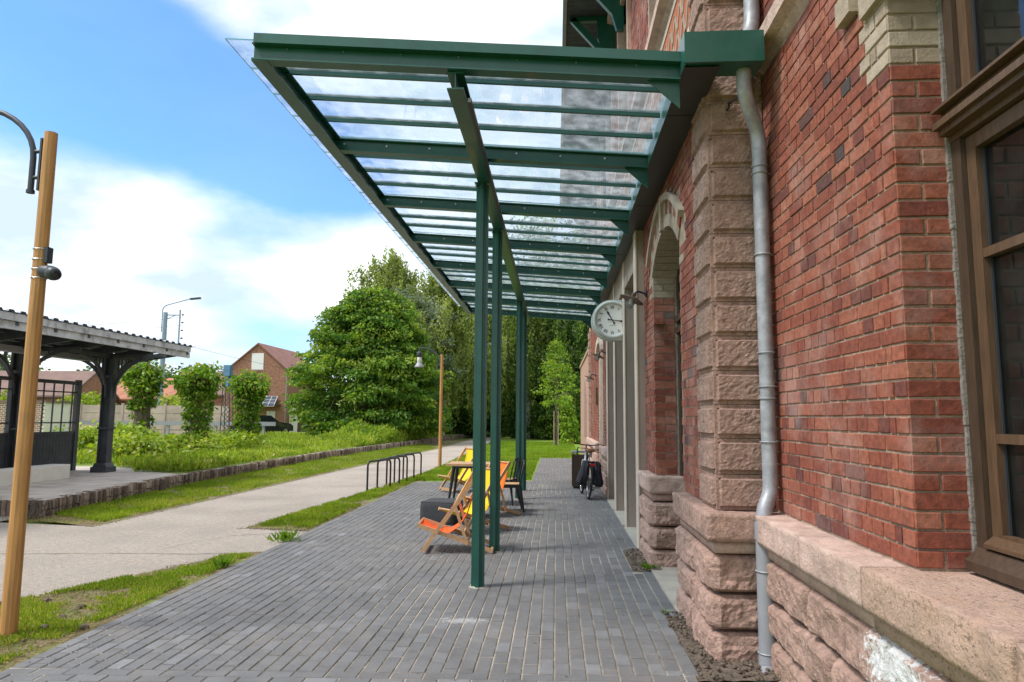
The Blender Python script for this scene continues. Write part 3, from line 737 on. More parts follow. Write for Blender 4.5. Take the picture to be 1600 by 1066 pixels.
# eaves: boarded soffit on brackets
eav = bpy.data.objects.new('eaves', None); COL.objects.link(eav); eav.parent = bld; eav.location = Vector((.7, 12, 9)) - wloc(bld)
b = MB()
y = 4.3
while y < 24:
    b.box(.2, XC + .1, y, y + .135, 9.03, 9.06); y += .145
b.build('soffit_board', 'shelter_paint', eav); eav.children[-1]['kind'] = 'stuff'
b = MB(); b.box(.12, .19, 4.2, 24.1, 8.98, 9.2); b.build('fascia', 'zinc_grey', eav)
b = MB(); b.prism([(.15, 9.2), (3.2, 10.9), (3.2, 9.2)], 1, 4.2, 24.1); b.build('roof', 'roof_tile_brown', eav)
y = 4.9
while y < 24:
    b = MB(); b.beam((XC - .02, y, 8.05), (.3, y, 8.98), .09, .11); b.prism([(XC - .001, 7.9), (XC - .12, 7.9), (XC - .2, 8.2), (XC - .34, 8.6), (XC - .34, 9.02), (XC - .001, 9.02)], 1, y - .05, y + .05); b.box(.25, XC, y - .045, y + .045, 8.93, 9.025)
    b.build('bracket', 'green_steel', eav); y += 1.43

# ---- concrete portal
for n, y in enumerate(PIL):
    p = MB(); x0 = .995 if n == 0 else 1.018; p.box(x0 + .016, 1.75, y, y + PW, .0, 4.0); pl = p.build('pillar', 'concrete', bld)
    e = MB(); e.box(x0, x0 + .0155, y - .008, y + PW + .006, .0, 4.0); e.build('edge_trim', 'concrete_edge', pl)
b = MB(); b.box(1.03, 1.75, PIL[0] + PW, PIL[3], 3.55, 4.0); b.build('lintel', 'concrete', bld)
for n in range(3):
    a, c = PIL[n] + PW, PIL[n + 1]
    dr = bpy.data.objects.new('glazed_door', None); COL.objects.link(dr); dr.parent = bld; dr.location = Vector((1.68, (a + c) / 2, 0)) - wloc(bld)
    f = MB()
    for q in ((a, a + .08), ((a + c) / 2 - .05, (a + c) / 2 + .05), (c - .08, c)): f.box(1.66, 1.72, q[0], q[1], 0.02, 3.55)
    for z in (.02, 2.2, 3.42): f.box(1.662, 1.718, a, c, z, z + .12)
    f.build('frame', 'oak_dark', dr); g = MB(); g.box(1.685, 1.695, a + .05, c - .05, .1, 3.45); g.build('pane', 'dark_glass', dr)
    t = MB(); t.box(.985, 1.75, a, c, -.02, .03); t.build('threshold', 'threshold', bld)
# ---- arched door
door = bpy.data.objects.new('arched_door', None); COL.objects.link(door); door.parent = bld; yc = (DY0 + DY1) / 2; door.location = Vector((1.4, yc, 0)) - wloc(bld)
b = MB()
for a, c in ((DY0, DY0 + .09), (yc - .04, yc + .04), (DY1 - .09, DY1)): b.box(1.365, 1.44, a, c, .03, 3.5)
for z in (2.55, 2.68): b.box(1.345, 1.44, DY0, DY1, z, z + .07)
b.build('frame', 'oak_dark', door)
b = MB(); b.box(1.42, 1.43, DY0, DY1, .8, 3.5); b.build('pane', 'dark_glass', door)
b = MB(); b.box(1.40, 1.43, DY0 + .09, DY1 - .09, .05, .8); b.build('panel', 'oak', door)
b = MB(); b.box(1.352, 1.36, DY1 - .02, DY1 - .008, .9, 3.2); b.build('putty', 'putty', door)
t = MB(); t.box(.992, 1.8, DY0 - .35, DY1 - .17, -.02, .034); t.build('threshold', 'threshold', bld)
A0 = math.asin(.83 / AR_R); nv = 17
for i in range(nv):
    a0, a1 = -A0 + 2 * A0 * i / nv + .004, -A0 + 2 * A0 * (i + 1) / nv - .004
    def P(r, a): return (yc + r * sin(a), AR_Z + r * cos(a))
    key = i == nv // 2
    for r0, r1, mt in (((AR_R, AR_R + .12, 'cream_brick'), (AR_R + .125, AR_R + .25, 'cream_brick' if i % 2 else 'brick')) if not key else ((AR_R - .01, AR_R + .35, 'cream_brick'),)):
        b = MB(); b.tone = random.uniform(.4, .9); b.prism([P(r0, a0), P(r1, a0), P(r1, a1), P(r0, a1)], 0, 1.09 if not key else 1.06, 1.38); b.build('voussoir', mt, bld)
for sgn in (-1, 1):
    b = MB(); b.tone = .7
    ang = [sgn * (.05 + (A0 - .02) * k / 10) for k in range(11)]
    poly = [P(AR_R + .255, a) for a in ang] + [P(AR_R + .325, a) for a in ang[::-1]]; b.prism(poly, 0, 1.055, 1.12)
    b.build('hood_mould', 'cream_brick', bld)
b = MB(); b.prism([(DY0 - .02, 3.2)] + [P(AR_R + .2, -A0 + 2 * A0 * k / 12) for k in range(13)] + [(DY1 + .02, 3.2)] + [(DY1 + .35, 3.2), (DY1 + .35, 3.6), (DY0 - .35, 3.6), (DY0 - .35, 3.2)], 0, XC + .03, XC + .2); b.build('spandrel', 'mortar', bld)
# ---- near window of brown stained wood
win = bpy.data.objects.new('window', None); COL.objects.link(win); win.parent = bld; win.location = Vector((1.75, 2.4, 1)) - wloc(bld)
XF = 1.735
b = MB()
b.box(XF, XF + .12, WY1 - .085, WY1 - .012, 1.0, 3.9); b.box(XF, XF + .12, WY0, WY0 + .08, 1.0, 3.9)
b.box(XF + .001, XF + .119, WY0, WY1 - .012, 3.82, 3.95)
b.prism([(XF - .055, .995), (XF - .06, 1.035), (XF - .005, 1.085), (XF + .119, 1.085), (XF + .119, .982), (XF - .02, .982)], 1, WY0 - .02, WY1 - .03)
b.build('frame', 'oak_dark', win)
# transom with stepped mouldings
b = MB(); zt = 2.815
for x0, z0, z1 in ((XF - .005, zt, zt + .145), (XF - .05, zt + .028, zt + .055), (XF - .075, zt + .055, zt + .085), (XF - .04, zt + .085, zt + .125)): b.box(x0, XF + .1, WY0, WY1 - .018, z0, z1)
b.prism([(XF - .085, zt + .127), (XF - .085, zt + .14), (XF - .02, zt + .16), (XF - .02, zt + .127)], 1, WY0, WY1 - .03)
b.build('transom', 'oak', win)
def sash(ya, yb, za, zb, bars=()):
    f = MB(); w = .062; x0, x1 = XF + .022, XF + .085
    f.box(x0, x1, yb - w, yb, za, zb); f.box(x0, x1, ya, ya + w, za, zb); f.box(x0 + .001, x1, ya + w, yb - w, za, za + w); f.box(x0 + .001, x1, ya + w, yb - w, zb - w, zb)
    for z in bars: f.box(x0 + .003, x1 - .004, ya + w, yb - w, z - .019, z + .019)
    f.prism([(x0 - .04, za + .005), (x0 - .04, za + .02), (x0 - .001, za + .05), (x0 - .001, za + .005)], 1, ya + .004, yb - .004)
    so_ = f.build('sash', 'oak', win)
    zz = [za + w] + list(bars) + [zb - w]
    for a, c in zip(zz, zz[1:]):
        g = MB(); g.box(x0 + .036, x0 + .042, ya + w - .005, yb - w + .005, a, c); g.build('pane', 'window_glass', so_)
    s2 = MB(); s2.box(x0 + .026, x0 + .035, yb - w - .008, yb - w - .001, za + w, zb - w); s2.build('seal', 'charcoal_metal', so_)
ym = 2.345
for a, c in ((ym + .045, WY1 - .088), (WY0 + .083, ym - .045)):
    sash(a, c, 1.09, zt - .008, (1.53, 2.29)); sash(a, c, zt + .165, 3.8)
b = MB(); b.box(XF + .003, XF + .1, ym - .045, ym + .045, 1.087, 3.82); b.build('mullion', 'oak', win)
b = MB()
for k in range(110):                                            # ragged mortar pointing round the frame
    z = 1.0 + k * .0265; w_ = .012 + .010 * mnoise.noise(Vector((0, 0, z * 5))) + random.uniform(0, .004); b.box(XF - w_, XF + .02, WY1 - .011 - w_ * .5, WY1 + .004, z, z + .0268)
b.build('pointing', 'putty', bld)
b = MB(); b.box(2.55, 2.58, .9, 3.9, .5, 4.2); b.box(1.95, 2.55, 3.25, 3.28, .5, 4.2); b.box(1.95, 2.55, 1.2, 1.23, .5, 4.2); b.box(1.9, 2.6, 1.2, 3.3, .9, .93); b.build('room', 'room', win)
# arch springer over the window
b = MB(); b.tone = .6; b.box(XN - .03, XN + .235, WY1 - .05, WY1 + .2, 3.53, 3.66); b.box(XN - .05, XN + .1, WY1 + .26, WY1 + .42, 3.62, 3.75); b.build('springer', 'cream_brick', bld)
# low rendered wing at the far end with an arched recess
b = MB(); b.box(1.12, 3.5, 23.0, 31.5, 0, 3.86); b.box(1.08, 3.6, 22.95, 31.6, 3.86, 3.98); b.build('far_wing', 'pink_render', bld)
b = MB()
arc = [(25.6, .9)] + [(26.5 - .9 * cos(k * pi / 10), 2.35 + .75 * sin(k * pi / 10)) for k in range(11)] + [(27.4, .9)]
b.prism(arc, 0, 1.10, 1.125); b.build('blind_arch', 'mortar_red', bld)
# far arched window
b = MB(); b.box(1.36, 1.42, 16.1, 17.9, .9, 3.6); b.build('far_window', 'dark_glass', bld)
b = MB(); b.prism([(15.95, 3.2)] + [(17.05 - 1.1 * cos(k * pi / 10), 3.2 + .4 * sin(k * pi / 10)) for k in range(11)] + [(18.15, 3.2), (17.9, 3.2)] + [(17.05 + .85 * cos(k * pi / 10), 3.18 + .28 * sin(k * pi / 10)) for k in range(11)], 0, 1.03, 1.3); b.build('window_arch', 'concrete_edge', bld)
# iron hook on the pilaster
b = MB(); b.tube([(1.24, 4.85, 3.84), (1.24, 4.79, 3.83), (1.235, 4.765, 3.86), (1.24, 4.74, 3.84)], .008, 6); b.tube([(1.24, 4.76, 3.85), (1.33, 4.78, 3.93)], .006, 6); b.build('iron_hook', 'black_metal', bld)

# ------------------------------------------------------------------ downpipe
dp = thing('downpipe', 'galvanised rainwater downpipe with two bends beside the rock-faced pilaster', 'downpipe', (1.44, 4.72, 0))
def arcpts(pts, r=.1, n=5):
    out = [Vector(pts[0])]
    for a, b_, c in zip(pts, pts[1:], pts[2:]):
        a, b_, c = Vector(a), Vector(b_), Vector(c); u = (a - b_).normalized(); v = (c - b_).normalized()
        for k in range(n + 1):
            t = k / n; out.append((b_ + u * r) * (1 - t) ** 2 + b_ * 2 * t * (1 - t) + (b_ + v * r) * t * t)
    return out + [Vector(pts[-1])]
YP = 4.73
b = MB(); b.tube(arcpts([(1.285, 4.55, 4.0), (1.285, 4.56, 3.83), (1.425, YP, 3.60), (1.425, YP, 2.9)], .085), .05, 20); b.build('upper_bend', 'galvanised', dp, smooth=True)
b = MB(); b.tube(arcpts([(1.425, YP, 3.38), (1.425, YP, 1.12), (1.36, YP - .05, 1.0), (1.36, YP - .05, .86)], .055), .049, 20); b.build('upper_pipe', 'galvanised', dp, smooth=True)
b = MB(); b.tube([(1.36, YP - .05, .90), (1.36, YP - .05, 0.0)], .056, 20); b.tube([(1.36, YP - .05, .93), (1.36, YP - .05, .82)], .060, 20); b.build('lower_pipe', 'zinc_grey', dp, smooth=True)
b = MB(); b.tube(arcpts([(1.36, YP - .05, .1), (1.36, YP - .05, .0), (1.28, YP - .2, -.04)], .05), .06, 16); b.build('shoe', 'zinc_grey', dp, smooth=True)
for z, x, y in ((3.36, 1.425, YP), (3.31, 1.425, YP), (2.73, 1.425, YP), (1.82, 1.425, YP), (1.74, 1.425, YP), (1.45, 1.425, YP), (.62, 1.36, YP - .05), (.11, 1.36, YP - .05), (2.05, 1.425, YP)):
    b = MB(); b.torus((x, y, z), .055 if z > 1 else .060, .005, (0, 0, 1), 24, 6)
    if z in (3.31, 2.73, 1.82, .62, .11, 1.45): b.tube([(x + .05, y, z), (x + .16, y + .04, z)], .005, 6)
    b.build('clip', 'galvanised', dp, smooth=True)
b = MB(); b.tube(arcpts([(1.42, 4.78, 6.2), (1.42, 4.78, 4.42), (1.30, 4.66, 4.2)], .12), .055, 18); b.build('top_pipe', 'galvanised', dp, smooth=True)

# ------------------------------------------------------------------ glazed canopy
can = thing('canopy', 'dark green steel canopy with glass roof running along the station front', 'canopy', (-.7, 10.6, 0))
CB0, CBS, NBAY = 4.57, 1.72, 7
XO, XI = -2.21, .86
def zb(x): return 4.17 - .0757 * (x + 2.21)                       # underside of the cross beams
HB = .125
def sloped(b, y0, y1, h0, h1, x0=XO, x1=XI):
    b.prism([(x0, zb(x0) + h0), (x1, zb(x1) + h0), (x1, zb(x1) + h1), (x0, zb(x0) + h1)], 1, y0, y1)
for k in range(NBAY + 1):
    y = CB0 + CBS * k; b = MB()
    w = .05
    if k == 0:
        sloped(b, y - .01, y + .09, 0, .011); sloped(b, y + .033, y + .043, .011, .118); sloped(b, y - .01, y + .085, .118, .13)
        sloped(b, y - .03, y - .0105, .118, .182, XO + .02); sloped(b, y - .03, y + .09, .182, .19, XO + .02)
    else:
        sloped(b, y - .045, y + .045, 0, .011); sloped(b, y - .012, y - .003, .011, .115); sloped(b, y - .045, y + .045, .115, .126)
    be = b.build('cross_beam', 'green_steel', can)
    xs = [XO + .15 + i * .42 for i in range(7)]
    if k == 0: xs = [x + .1 for x in xs]
    for x in xs:
        c = MB(); yy_ = (y - .012) if k else (y + .033); q_ = 1 if k else .45; c.lathe([(.012 * q_, 0), (.012 * q_, .008), (.006 * q_, .012)], (x, yy_, zb(x) + (.075 if k else .105)), 8, (0, -1, 0)); c.build('bolt', 'bolt', be)
    # triangular gusset at the gutter
    c = MB(); xg = XI - .001; c.prism([(xg, zb(xg)), (xg - .22, zb(xg - .22) - .001), (xg, zb(xg) - .19)], 1, y - .006 + (.04 if k == 0 else 0), y + .006 + (.04 if k == 0 else 0)); c.build('gusset', 'green_steel', be)
YE = CB0 + CBS * NBAY
b = MB(); z = 4.17
b.box(XO, XO + .115, CB0 - .005, YE + .05, z - .012, z - .001); b.box(XO + .052, XO + .061, CB0 + .09, YE, z, z + .118); b.box(XO, XO + .11, CB0 + .09, YE, z + .119, z + .13)
b.build('edge_beam', 'green_steel', can)
b = MB(); x = -.72; z1 = zb(x) - .004; z0 = z1 - .13
b.box(x - .06, x + .06, CB0 + .03, YE + .12, z0, z0 + .011); b.box(x - .0045, x + .0045, CB0 + .031, YE + .119, z0 + .011, z1 - .011); b.box(x - .06, x + .06, CB0 + .03, YE + .12, z1 - .011, z1)
b.build('main_beam', 'green_steel', can)
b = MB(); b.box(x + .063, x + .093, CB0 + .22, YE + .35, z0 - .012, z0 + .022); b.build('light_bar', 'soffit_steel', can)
b = MB(); b.box(x + .065, x + .091, CB0 + .215, CB0 + .219, z0 - .01, z0 + .02); b.build('end_cap', 'galvanised', can)
# glazing bars and panes
npane = NBAY * 4
for k in range(npane + 1):
    y = CB0 + k * CBS / 4
    if k % 4:
        b = MB(); sloped(b, y - .013, y + .013, .118, .148, XO + .06, XI - .01); sloped(b, y - .018, y + .018, .161, .167, XO + .0, XI - .01); b.build('glazing_bar', 'green_steel', can)
for k in range(npane):
    y = CB0 + k * CBS / 4
    b = MB(); sloped(b, y + .006, y + CBS / 4 - .006, .149, .159, -2.42, XI - .012); o = b.build('glass_pane', 'canopy_glass', can)
    o.data.materials.append(MATS['glass_edge'])
    for q in (0, 1, 3, 5): o.data.polygons[q].material_index = 1
# cruciform posts
def postpoly(w=.062, t=.017):
    q = [(w, t), (w, -t), (w * .55, -t), (w * .5, -t * 1.3), (t * 1.3, -w * .5), (t, -w * .55), (t, -w)]
    pts = []
    for r in range(4):
        for (px_, py_) in [(w, -t * .9), (w, t * .9), (w * .62, t * .9), (w * .58, t * 1.5), (w * .36, t * 1.5), (t * 1.5, w * .36), (t * 1.5, w * .58), (t * .9, w * .62)]:
            for _ in range(r): px_, py_ = -py_, px_
            pts.append((px_, py_))
    return pts
PP = postpoly()
for (px_, py_) in ((-.735, 6.6), (-.733, 8.33), (-.735, 13.6), (-.715, 15.14)):
    b = MB(); b.prism([(px_ + a, py_ + c) for a, c in PP], 2, .0, z0 - .012); po = b.build('post', 'green_steel', can)
    c = MB(); nn_ = 14; c.add([(px_, py_, .024)] + [(px_ + (.085 + random.uniform(-.012, .02)) * cos(q * 2 * pi / nn_), py_ + (.085 + random.uniform(-.012, .02)) * sin(q * 2 * pi / nn_), .0195) for q in range(nn_)], [(0, 1 + q, 1 + (q + 1) % nn_) for q in range(nn_)]); c.build('cement_collar', 'threshold', po)
    b = MB(); b.box(px_ - .075, px_ + .075, py_ - .075, py_ + .075, z0 - .012, z0 - .001); b.build('head_plate', 'green_steel', po)
    for s_ in (-1, 1):
        b = MB(); b.lathe([(.01, 0), (.01, .012)], (px_ + s_ * .06, py_ - .05, z0 - .024), 8); b.build('bolt', 'bolt', po)
# box gutter along the wall
b = MB(); b.box(XI, XI + .012, 4.42, YE + .9, 3.972, 4.20); b.box(XI, XI + .006, 4.42, YE + .9, 3.965, 3.972); b.box(XI + .012, XI + .24, 4.6, YE + .9, 4.15, 4.16); b.build('gutter', 'green_steel', can)
b = MB(); b.box(XI + .006, 1.105, 4.46, YE + .9, 3.966, 3.971); b.build('gutter_soffit', 'soffit_steel', can)  # underside of the green gutter, its darkness painted in by a darker steel
for k in range(6):
    b = MB(); b.box(XI + .01, 1.1, 5.2 + k * 2.3, 5.206 + k * 2.3, 3.963, 3.9655); b.build('soffit_joint', 'black_metal', can)
b = MB(); b.box(XI, 1.385, 4.405, 4.419, 3.975, 4.192); b.box(XI + .012, 1.383, 4.42, 4.62, 3.98, 3.99); b.box(1.371, 1.383, 4.42, 4.84, 3.992, 4.19); b.box(XI + .012, 1.37, 4.42, 4.44, 4.186, 4.191); b.build('gutter_box', 'green_steel', can)

# ------------------------------------------------------------------ clock
ck = thing('station_clock', 'round white station clock with Roman numerals on the concrete pillar', 'clock', (.86, 10.62, 3.08))
YF = 10.5; CX, CZ = .862, 3.105; CRD = .315
b = MB(); n = 28
poly = [(CX + CRD * cos(a), CZ + CRD * sin(a)) for a in [pi / 2 + pi * k / n for k in range(n + 1)]] + [(1.12, CZ - CRD), (1.12, CZ + CRD)]
b.prism(poly, 1, YF, YF + .22); b.build('case', 'clock_case', ck, smooth=False)
b = MB(); b.torus((CX, YF - .004, CZ), CRD - .045, .030, (0, 1, 0), 48, 10); b.build('bezel', 'clock_case', ck, smooth=True)
b = MB(); b.lathe([(CRD - .055, 0), (CRD - .055, .004)], (CX, YF - .001, CZ), 48, (0, -1, 0)); b.build('dial', 'clock_face', ck)
num = ['XII', 'I', 'II', 'III', 'IV', 'V', 'VI', 'VII', 'VIII', 'IX', 'X', 'XI']
b = MB(); R0 = CRD - .055
def seg(p, q, w, cxy, ang):
    """flat stroke in dial coordinates rotated by ang about the dial centre, p/q relative to the numeral's centre"""
    P = []
    dx, dz = q[0] - p[0], q[1] - p[1]; l = sqrt(dx * dx + dz * dz); nx_, nz_ = -dz / l * w / 2, dx / l * w / 2
    for (u, v) in ((p[0] + nx_, p[1] + nz_), (q[0] + nx_, q[1] + nz_), (q[0] - nx_, q[1] - nz_), (p[0] - nx_, p[1] - nz_)):
        u2, v2 = u, v + cxy
        P.append((CX + u2 * cos(ang) + v2 * sin(ang), YF - .0065, CZ - u2 * sin(ang) + v2 * cos(ang)))
    b.add(P, [(0, 1, 2, 3)])
H = .052
for i, s_ in enumerate(num):
    a = i * pi / 6; wds = {'I': .014, 'V': .034, 'X': .034}; tw = sum(wds[c] for c in s_); u = -tw / 2
    for c in s_:
        w = wds[c]
        if c == 'I': seg((u + w / 2, -H / 2), (u + w / 2, H / 2), .008, R0 * .77, a)
        elif c == 'V': seg((u + w / 2, -H / 2), (u + .004, H / 2), .009, R0 * .77, a); seg((u + w / 2, -H / 2), (u + w - .004, H / 2), .004, R0 * .77, a)
        else: seg((u + .004, H / 2), (u + w - .004, -H / 2), .009, R0 * .77, a); seg((u + .004, -H / 2), (u + w - .004, H / 2), .004, R0 * .77, a)
        u += w
b.build('numerals', 'black_metal', ck)
b = MB()
for i in range(60): seg((0, -.005), (0, .005), .005, R0 * .945, i * pi / 30)
b.build('minute_dots', 'black_metal', ck)
b = MB(); seg((-.045, 0), (.045, 0), .004, -R0 * .32, 0); b.build('maker_name', 'black_metal', ck)
def hand(ang, L, w, tail, name):
    global b
    b = MB()
    def T(u, v): return (CX + u * cos(ang) + v * sin(ang), YF - .012, CZ - u * sin(ang) + v * cos(ang))
    pts = [(-w * .3, -tail * .35), (-w * 1.1, -tail), (w * 1.1, -tail), (w * .3, -tail * .35), (w * .45, L * .45), (w * 1.1, L * .62), (w * .2, L * .8), (0, L), (-w * .2, L * .8), (-w * 1.1, L * .62), (-w * .45, L * .45)]
    b.add([T(*p) for p in pts] + [(T(*p)[0], YF - .007, T(*p)[2]) for p in pts], [tuple(range(11)), tuple(range(21, 10, -1))] + [(i, i + 11, (i + 1) % 11 + 11, (i + 1) % 11) for i in range(11)])
    b.build(name, 'black_metal', ck)
hand(radians(-30), .20, .016, .07, 'short_hour_hand'); hand(radians(98), .23, .012, .07, 'long_minute_hand')  # the short thick hand tells the hour, the long thin one the minutes

# ------------------------------------------------------------------ wall lamps
def wall_lamp(y, z, label):
    t = thing('wall_lamp', label, 'lamp', (XC, y, z), group='bracket lamps along the station wall')
    b = MB(); b.lathe([(.045, 0), (.045, .015), (.02, .03)], (XC, y, z + .02), 12, (-1, 0, 0)); b.tube(arcpts([(XC - .02, y, z + .02), (XC - .12, y, z + .06), (XC - .17, y, z - .01)], .04), .012, 8); b.build('bracket', 'black_metal', t)
    ax = Vector((-.45, 0, -1)).normalized(); c0 = Vector((XC - .155, y, z + .02))
    b = MB(); b.lathe([(.028, -.01), (.03, .03), (.15, .075), (.152, .082), (.03, .045)], c0, 20, ax); b.build('lamp_shade', 'rusty_shade', t, smooth=True)
    b = MB(); b.lathe([(.05, .05), (.052, .13), (.045, .17), (.02, .19)], c0, 14, ax); b.build('lamp_glass', 'clear_glass', t, smooth=True)
    b = MB(); b.lathe([(.02, .05), (.03, .1), (.02, .13), (.005, .14)], c0, 10, ax); b.build('bulb', 'lamp_glass_white', t, smooth=True)
    b = MB()
    for k in range(6):
        e1 = ax.orthogonal().normalized(); e2 = ax.cross(e1); d = e1 * cos(k * pi / 3) + e2 * sin(k * pi / 3)
        b.tube([c0 + ax * .05 + d * .057, c0 + ax * .15 + d * .055, c0 + ax * .195 + d * .02], .003, 5)
    b.build('cage', 'galvanised', t)
wall_lamp(8.25, 3.08, 'brown shaded bracket lamp on brick pier in front of the clock')
wall_lamp(15.0, 3.0, 'small bracket lamp on brick wall just beyond the concrete pillars')
wall_lamp(18.9, 2.75, 'farthest small bracket lamp on the station wall near the plaque')
pq = MB(); pq.box(1.06, 1.098, 18.2, 18.55, 1.95, 2.4); tag(pq.build('wall_plaque', 'oak_dark'), 'small dark plaque fixed to the far brick wall', 'plaque')

# ------------------------------------------------------------------ street lamps
def street_lamp(x, y, label, h=3.79, lean=0.):
    t = thing('street_lamp', label, 'street lamp', (x, y, 0), group='wooden lamp posts along the path')
    b = MB(); b.tube([(x, y, -.05), (x, y, h * .5), (x, y, h)], [.056, .051, .046], 12); b.build('post', 'lamp_wood', t, smooth=False)
    b = MB(); nn_ = 16; b.add([(x, y, .02)] + [(x + (.12 + random.uniform(-.03, .06)) * cos(q * 2 * pi / nn_), y + (.12 + random.uniform(-.03, .06)) * sin(q * 2 * pi / nn_), .002) for q in range(nn_)], [(0, 1 + q, 1 + (q + 1) % nn_) for q in range(nn_)]); b.build('footing', 'soil', t)
    b = MB(); b.box(x - .062, x - .046, y - .03, y + .03, h - .47, h - .05); b.build('mounting_plate', 'charcoal_metal', t)
    b = MB(); xa = x - .13
    b.tube([(xa, y, h - .47), (xa, y, h - .44), (xa, y, h - .2)] + [(x - .13 - .52 * (1 - cos(a)) * 1.02, y, h - .2 + .42 * sin(a)) for a in [k * pi / 2 / 9 for k in range(1, 10)]] + [(x - .78, y, h + .22)], .022, 10)
    b.tube([(xa, y, h - .485), (xa, y, h - .46)], .03, 10)
    for z in (h - .15, h - .36): b.tube([(x - .05, y, z), (xa, y, z)], .016, 8)
    b.build('arm', 'charcoal_metal', t, smooth=True)
    hx = x - .74; b = MB(); b.tube([(hx, y, h + .215), (hx, y, h + .1)], .02, 8); b.lathe([(.03, .1), (.075, .08), (.085, .06), (.085, -.07), (.06, -.09)], (hx, y, h), 16); b.build('lamp_head', 'charcoal_metal', t, smooth=True)
    b = MB(); b.lathe([(.07, -.09), (.075, -.1), (.075, -.26), (.07, -.27)], (hx, y, h), 16); b.build('lamp_glass', 'lamp_glass_white', t, smooth=True)
    b = MB(); b.lathe([(.075, -.265), (.1, -.3), (.155, -.4), (.16, -.415), (.14, -.4), (.08, -.28)], (hx, y, h), 20); b.build('lamp_shade', 'zinc_grey', t, smooth=True)
    return t
street_lamp(-3.955, 4.9, 'tall wooden lamp post with security camera nearest on the left')
street_lamp(-3.72, 22.0, 'distant wooden lamp post with hanging bell lantern beside the path', 3.62)
cc = thing('security_camera', 'dark security camera strapped to the nearest wooden lamp post', 'camera', (-3.93, 4.9, 2.66))
x, y, z = -3.955, 4.9, 2.66
b = MB(); dirc = Vector((.9, -.12, -.16)).normalized(); c0 = Vector((x + .045, y - .03, z + .02))
b.lathe([(.045, 0), (.048, .01), (.052, .05), (.052, .085)], c0, 16, dirc); b.build('mount', 'charcoal_metal', cc, smooth=True)
c1 = c0 + dirc * .085; d2 = Vector((.75, -.5, -.28)).normalized()
b = MB(); b.lathe([(.03, -.03), (.052, -.01), (.054, .04), (.045, .085), (.034, .09)], c1, 16, d2); b.build('housing', 'charcoal_metal', cc, smooth=True)
b = MB(); b.lathe([(.033, .0905), (.024, .096), (.008, .097)], c1, 14, d2); b.build('lens', 'dark_glass', cc, smooth=True)
b = MB(); b.box(x + .046, x + .075, y - .03, y + .03, z + .09, z + .21); b.build('junction_box', 'charcoal_metal', cc)
for dz in (-.03, .04, .115, .195):
    b = MB(); b.torus((x, y, z + dz), .0535, .003, (0, 0, 1), 20, 5); b.build('strap', 'steel_band', cc)

# ------------------------------------------------------------------ bicycle hoops
HOOP = [((-4.01, 14.55), (-3.71, 15.35)), ((-3.97, 15.22), (-3.66, 16.02)), ((-3.95, 15.98), (-3.65, 16.8)), ((-3.95, 16.75), (-3.64, 17.58)), ((-3.9, 17.5), (-3.62, 18.4))]
ordn = ['nearest black steel bicycle hoop in the grass', 'second black bicycle hoop from the near end', 'middle black bicycle hoop of the five', 'fourth black bicycle hoop from the near end', 'farthest black bicycle hoop beside the lamp post']
for (p, q), lb in zip(HOOP, ordn):
    t = MB(); h = .64
    t.tube(arcpts([(p[0], p[1], -.05), (p[0], p[1], h), (q[0], q[1], h), (q[0], q[1], -.05)], .12, 7), .021, 10)
    tag(t.build('bicycle_hoop', 'black_metal', smooth=True), lb, 'bike rack', 'bicycle hoops beside the path')

# ------------------------------------------------------------------ deck chairs, tables, chairs
def deck_chair(x, y, rz, canvas, label, s=1.0, top=None):
    t = thing('deck_chair', label, 'deck chair', (x, y, .019), rz, 'deck chairs on the terrace'); t.scale = (s, s, s)
    def rail(p, q, yy, name, w=.024, h=.048):
        b = MB(); b.beam((p[0], yy, p[1]), (q[0], yy, q[1]), w, h); b.build(name, 'beech', t, local=True)
    def bar(p, y0, y1, name, r=.015):
        b = MB(); b.tube([(p[0], y0, p[1]), (p[0], y1, p[1])], r, 10); b.build(name, 'beech', t, local=True)
    for s_ in (-1, 1):
        rail((-.43, .03), (.22, .93), s_ * .285, 'back_rail'); rail((-.50, .345), (.45, .03), s_ * .255, 'seat_rail'); rail((-.03, .60), (.13, .12), s_ * .312, 'strut', .018, .036)
    b = MB(); b.beam((-.405, -.285, .06), (-.405, .285, .06), .03, .05); b.build('foot_bar', 'beech', t, local=True)
    b = MB(); b.beam((.44, -.255, .04), (.44, .255, .04), .03, .045); b.build('foot_bar', 'beech', t, local=True)
    bar((.21, .915), -.285, .285, 'top_bar'); bar((-.49, .345), -.255, .255, 'front_bar'); bar((.13, .135), -.31, .31, 'strut_bar', .013); bar((-.25, .27), -.29, .29, 'pivot', .008)
    prof = [(.222, .935), (.205, .88), (.175, .69), (.115, .49), (.025, .335), (-.10, .25), (-.24, .235), (-.36, .275), (-.45, .335), (-.505, .365)]
    b = MB(); n = len(prof); w = .235
    vs = []
    for d in (0, .006):
        for (px_, pz_) in prof:
            for k in range(5):
                f = (k - 2) / 2; vs.append((px_ + d, f * w, pz_ - .018 * (1 - f * f) * (1 if .3 < pz_ < .85 else .3) - d * .5))
    fs = []
    for i in range(n - 1):
        for k in range(4):
            a = i * 5 + k; fs.append((a, a + 1, a + 6, a + 5)); a += n * 5; fs.append((a + 5, a + 6, a + 1, a))
    for i in range(n - 1):
        for k in (0, 4): a = i * 5 + k; fs.append((a, a + 5, a + 5 + n * 5, a + n * 5))
    b.add(vs, fs); b.build('sling', canvas, t, local=True, smooth=True)
    return t
deck_chair(-1.17, 8.36, radians(4), 'red_canvas', 'orange canvas deck chair nearest the camera beside the front post', .93)
deck_chair(-1.12, 9.72, radians(44), 'yellow_canvas', 'yellow canvas deck chair just behind the nearest orange one', .93)
deck_chair(-1.06, 11.25, radians(36), 'orange_canvas', 'orange deck chair farther back in front of the black metal chair', .93)
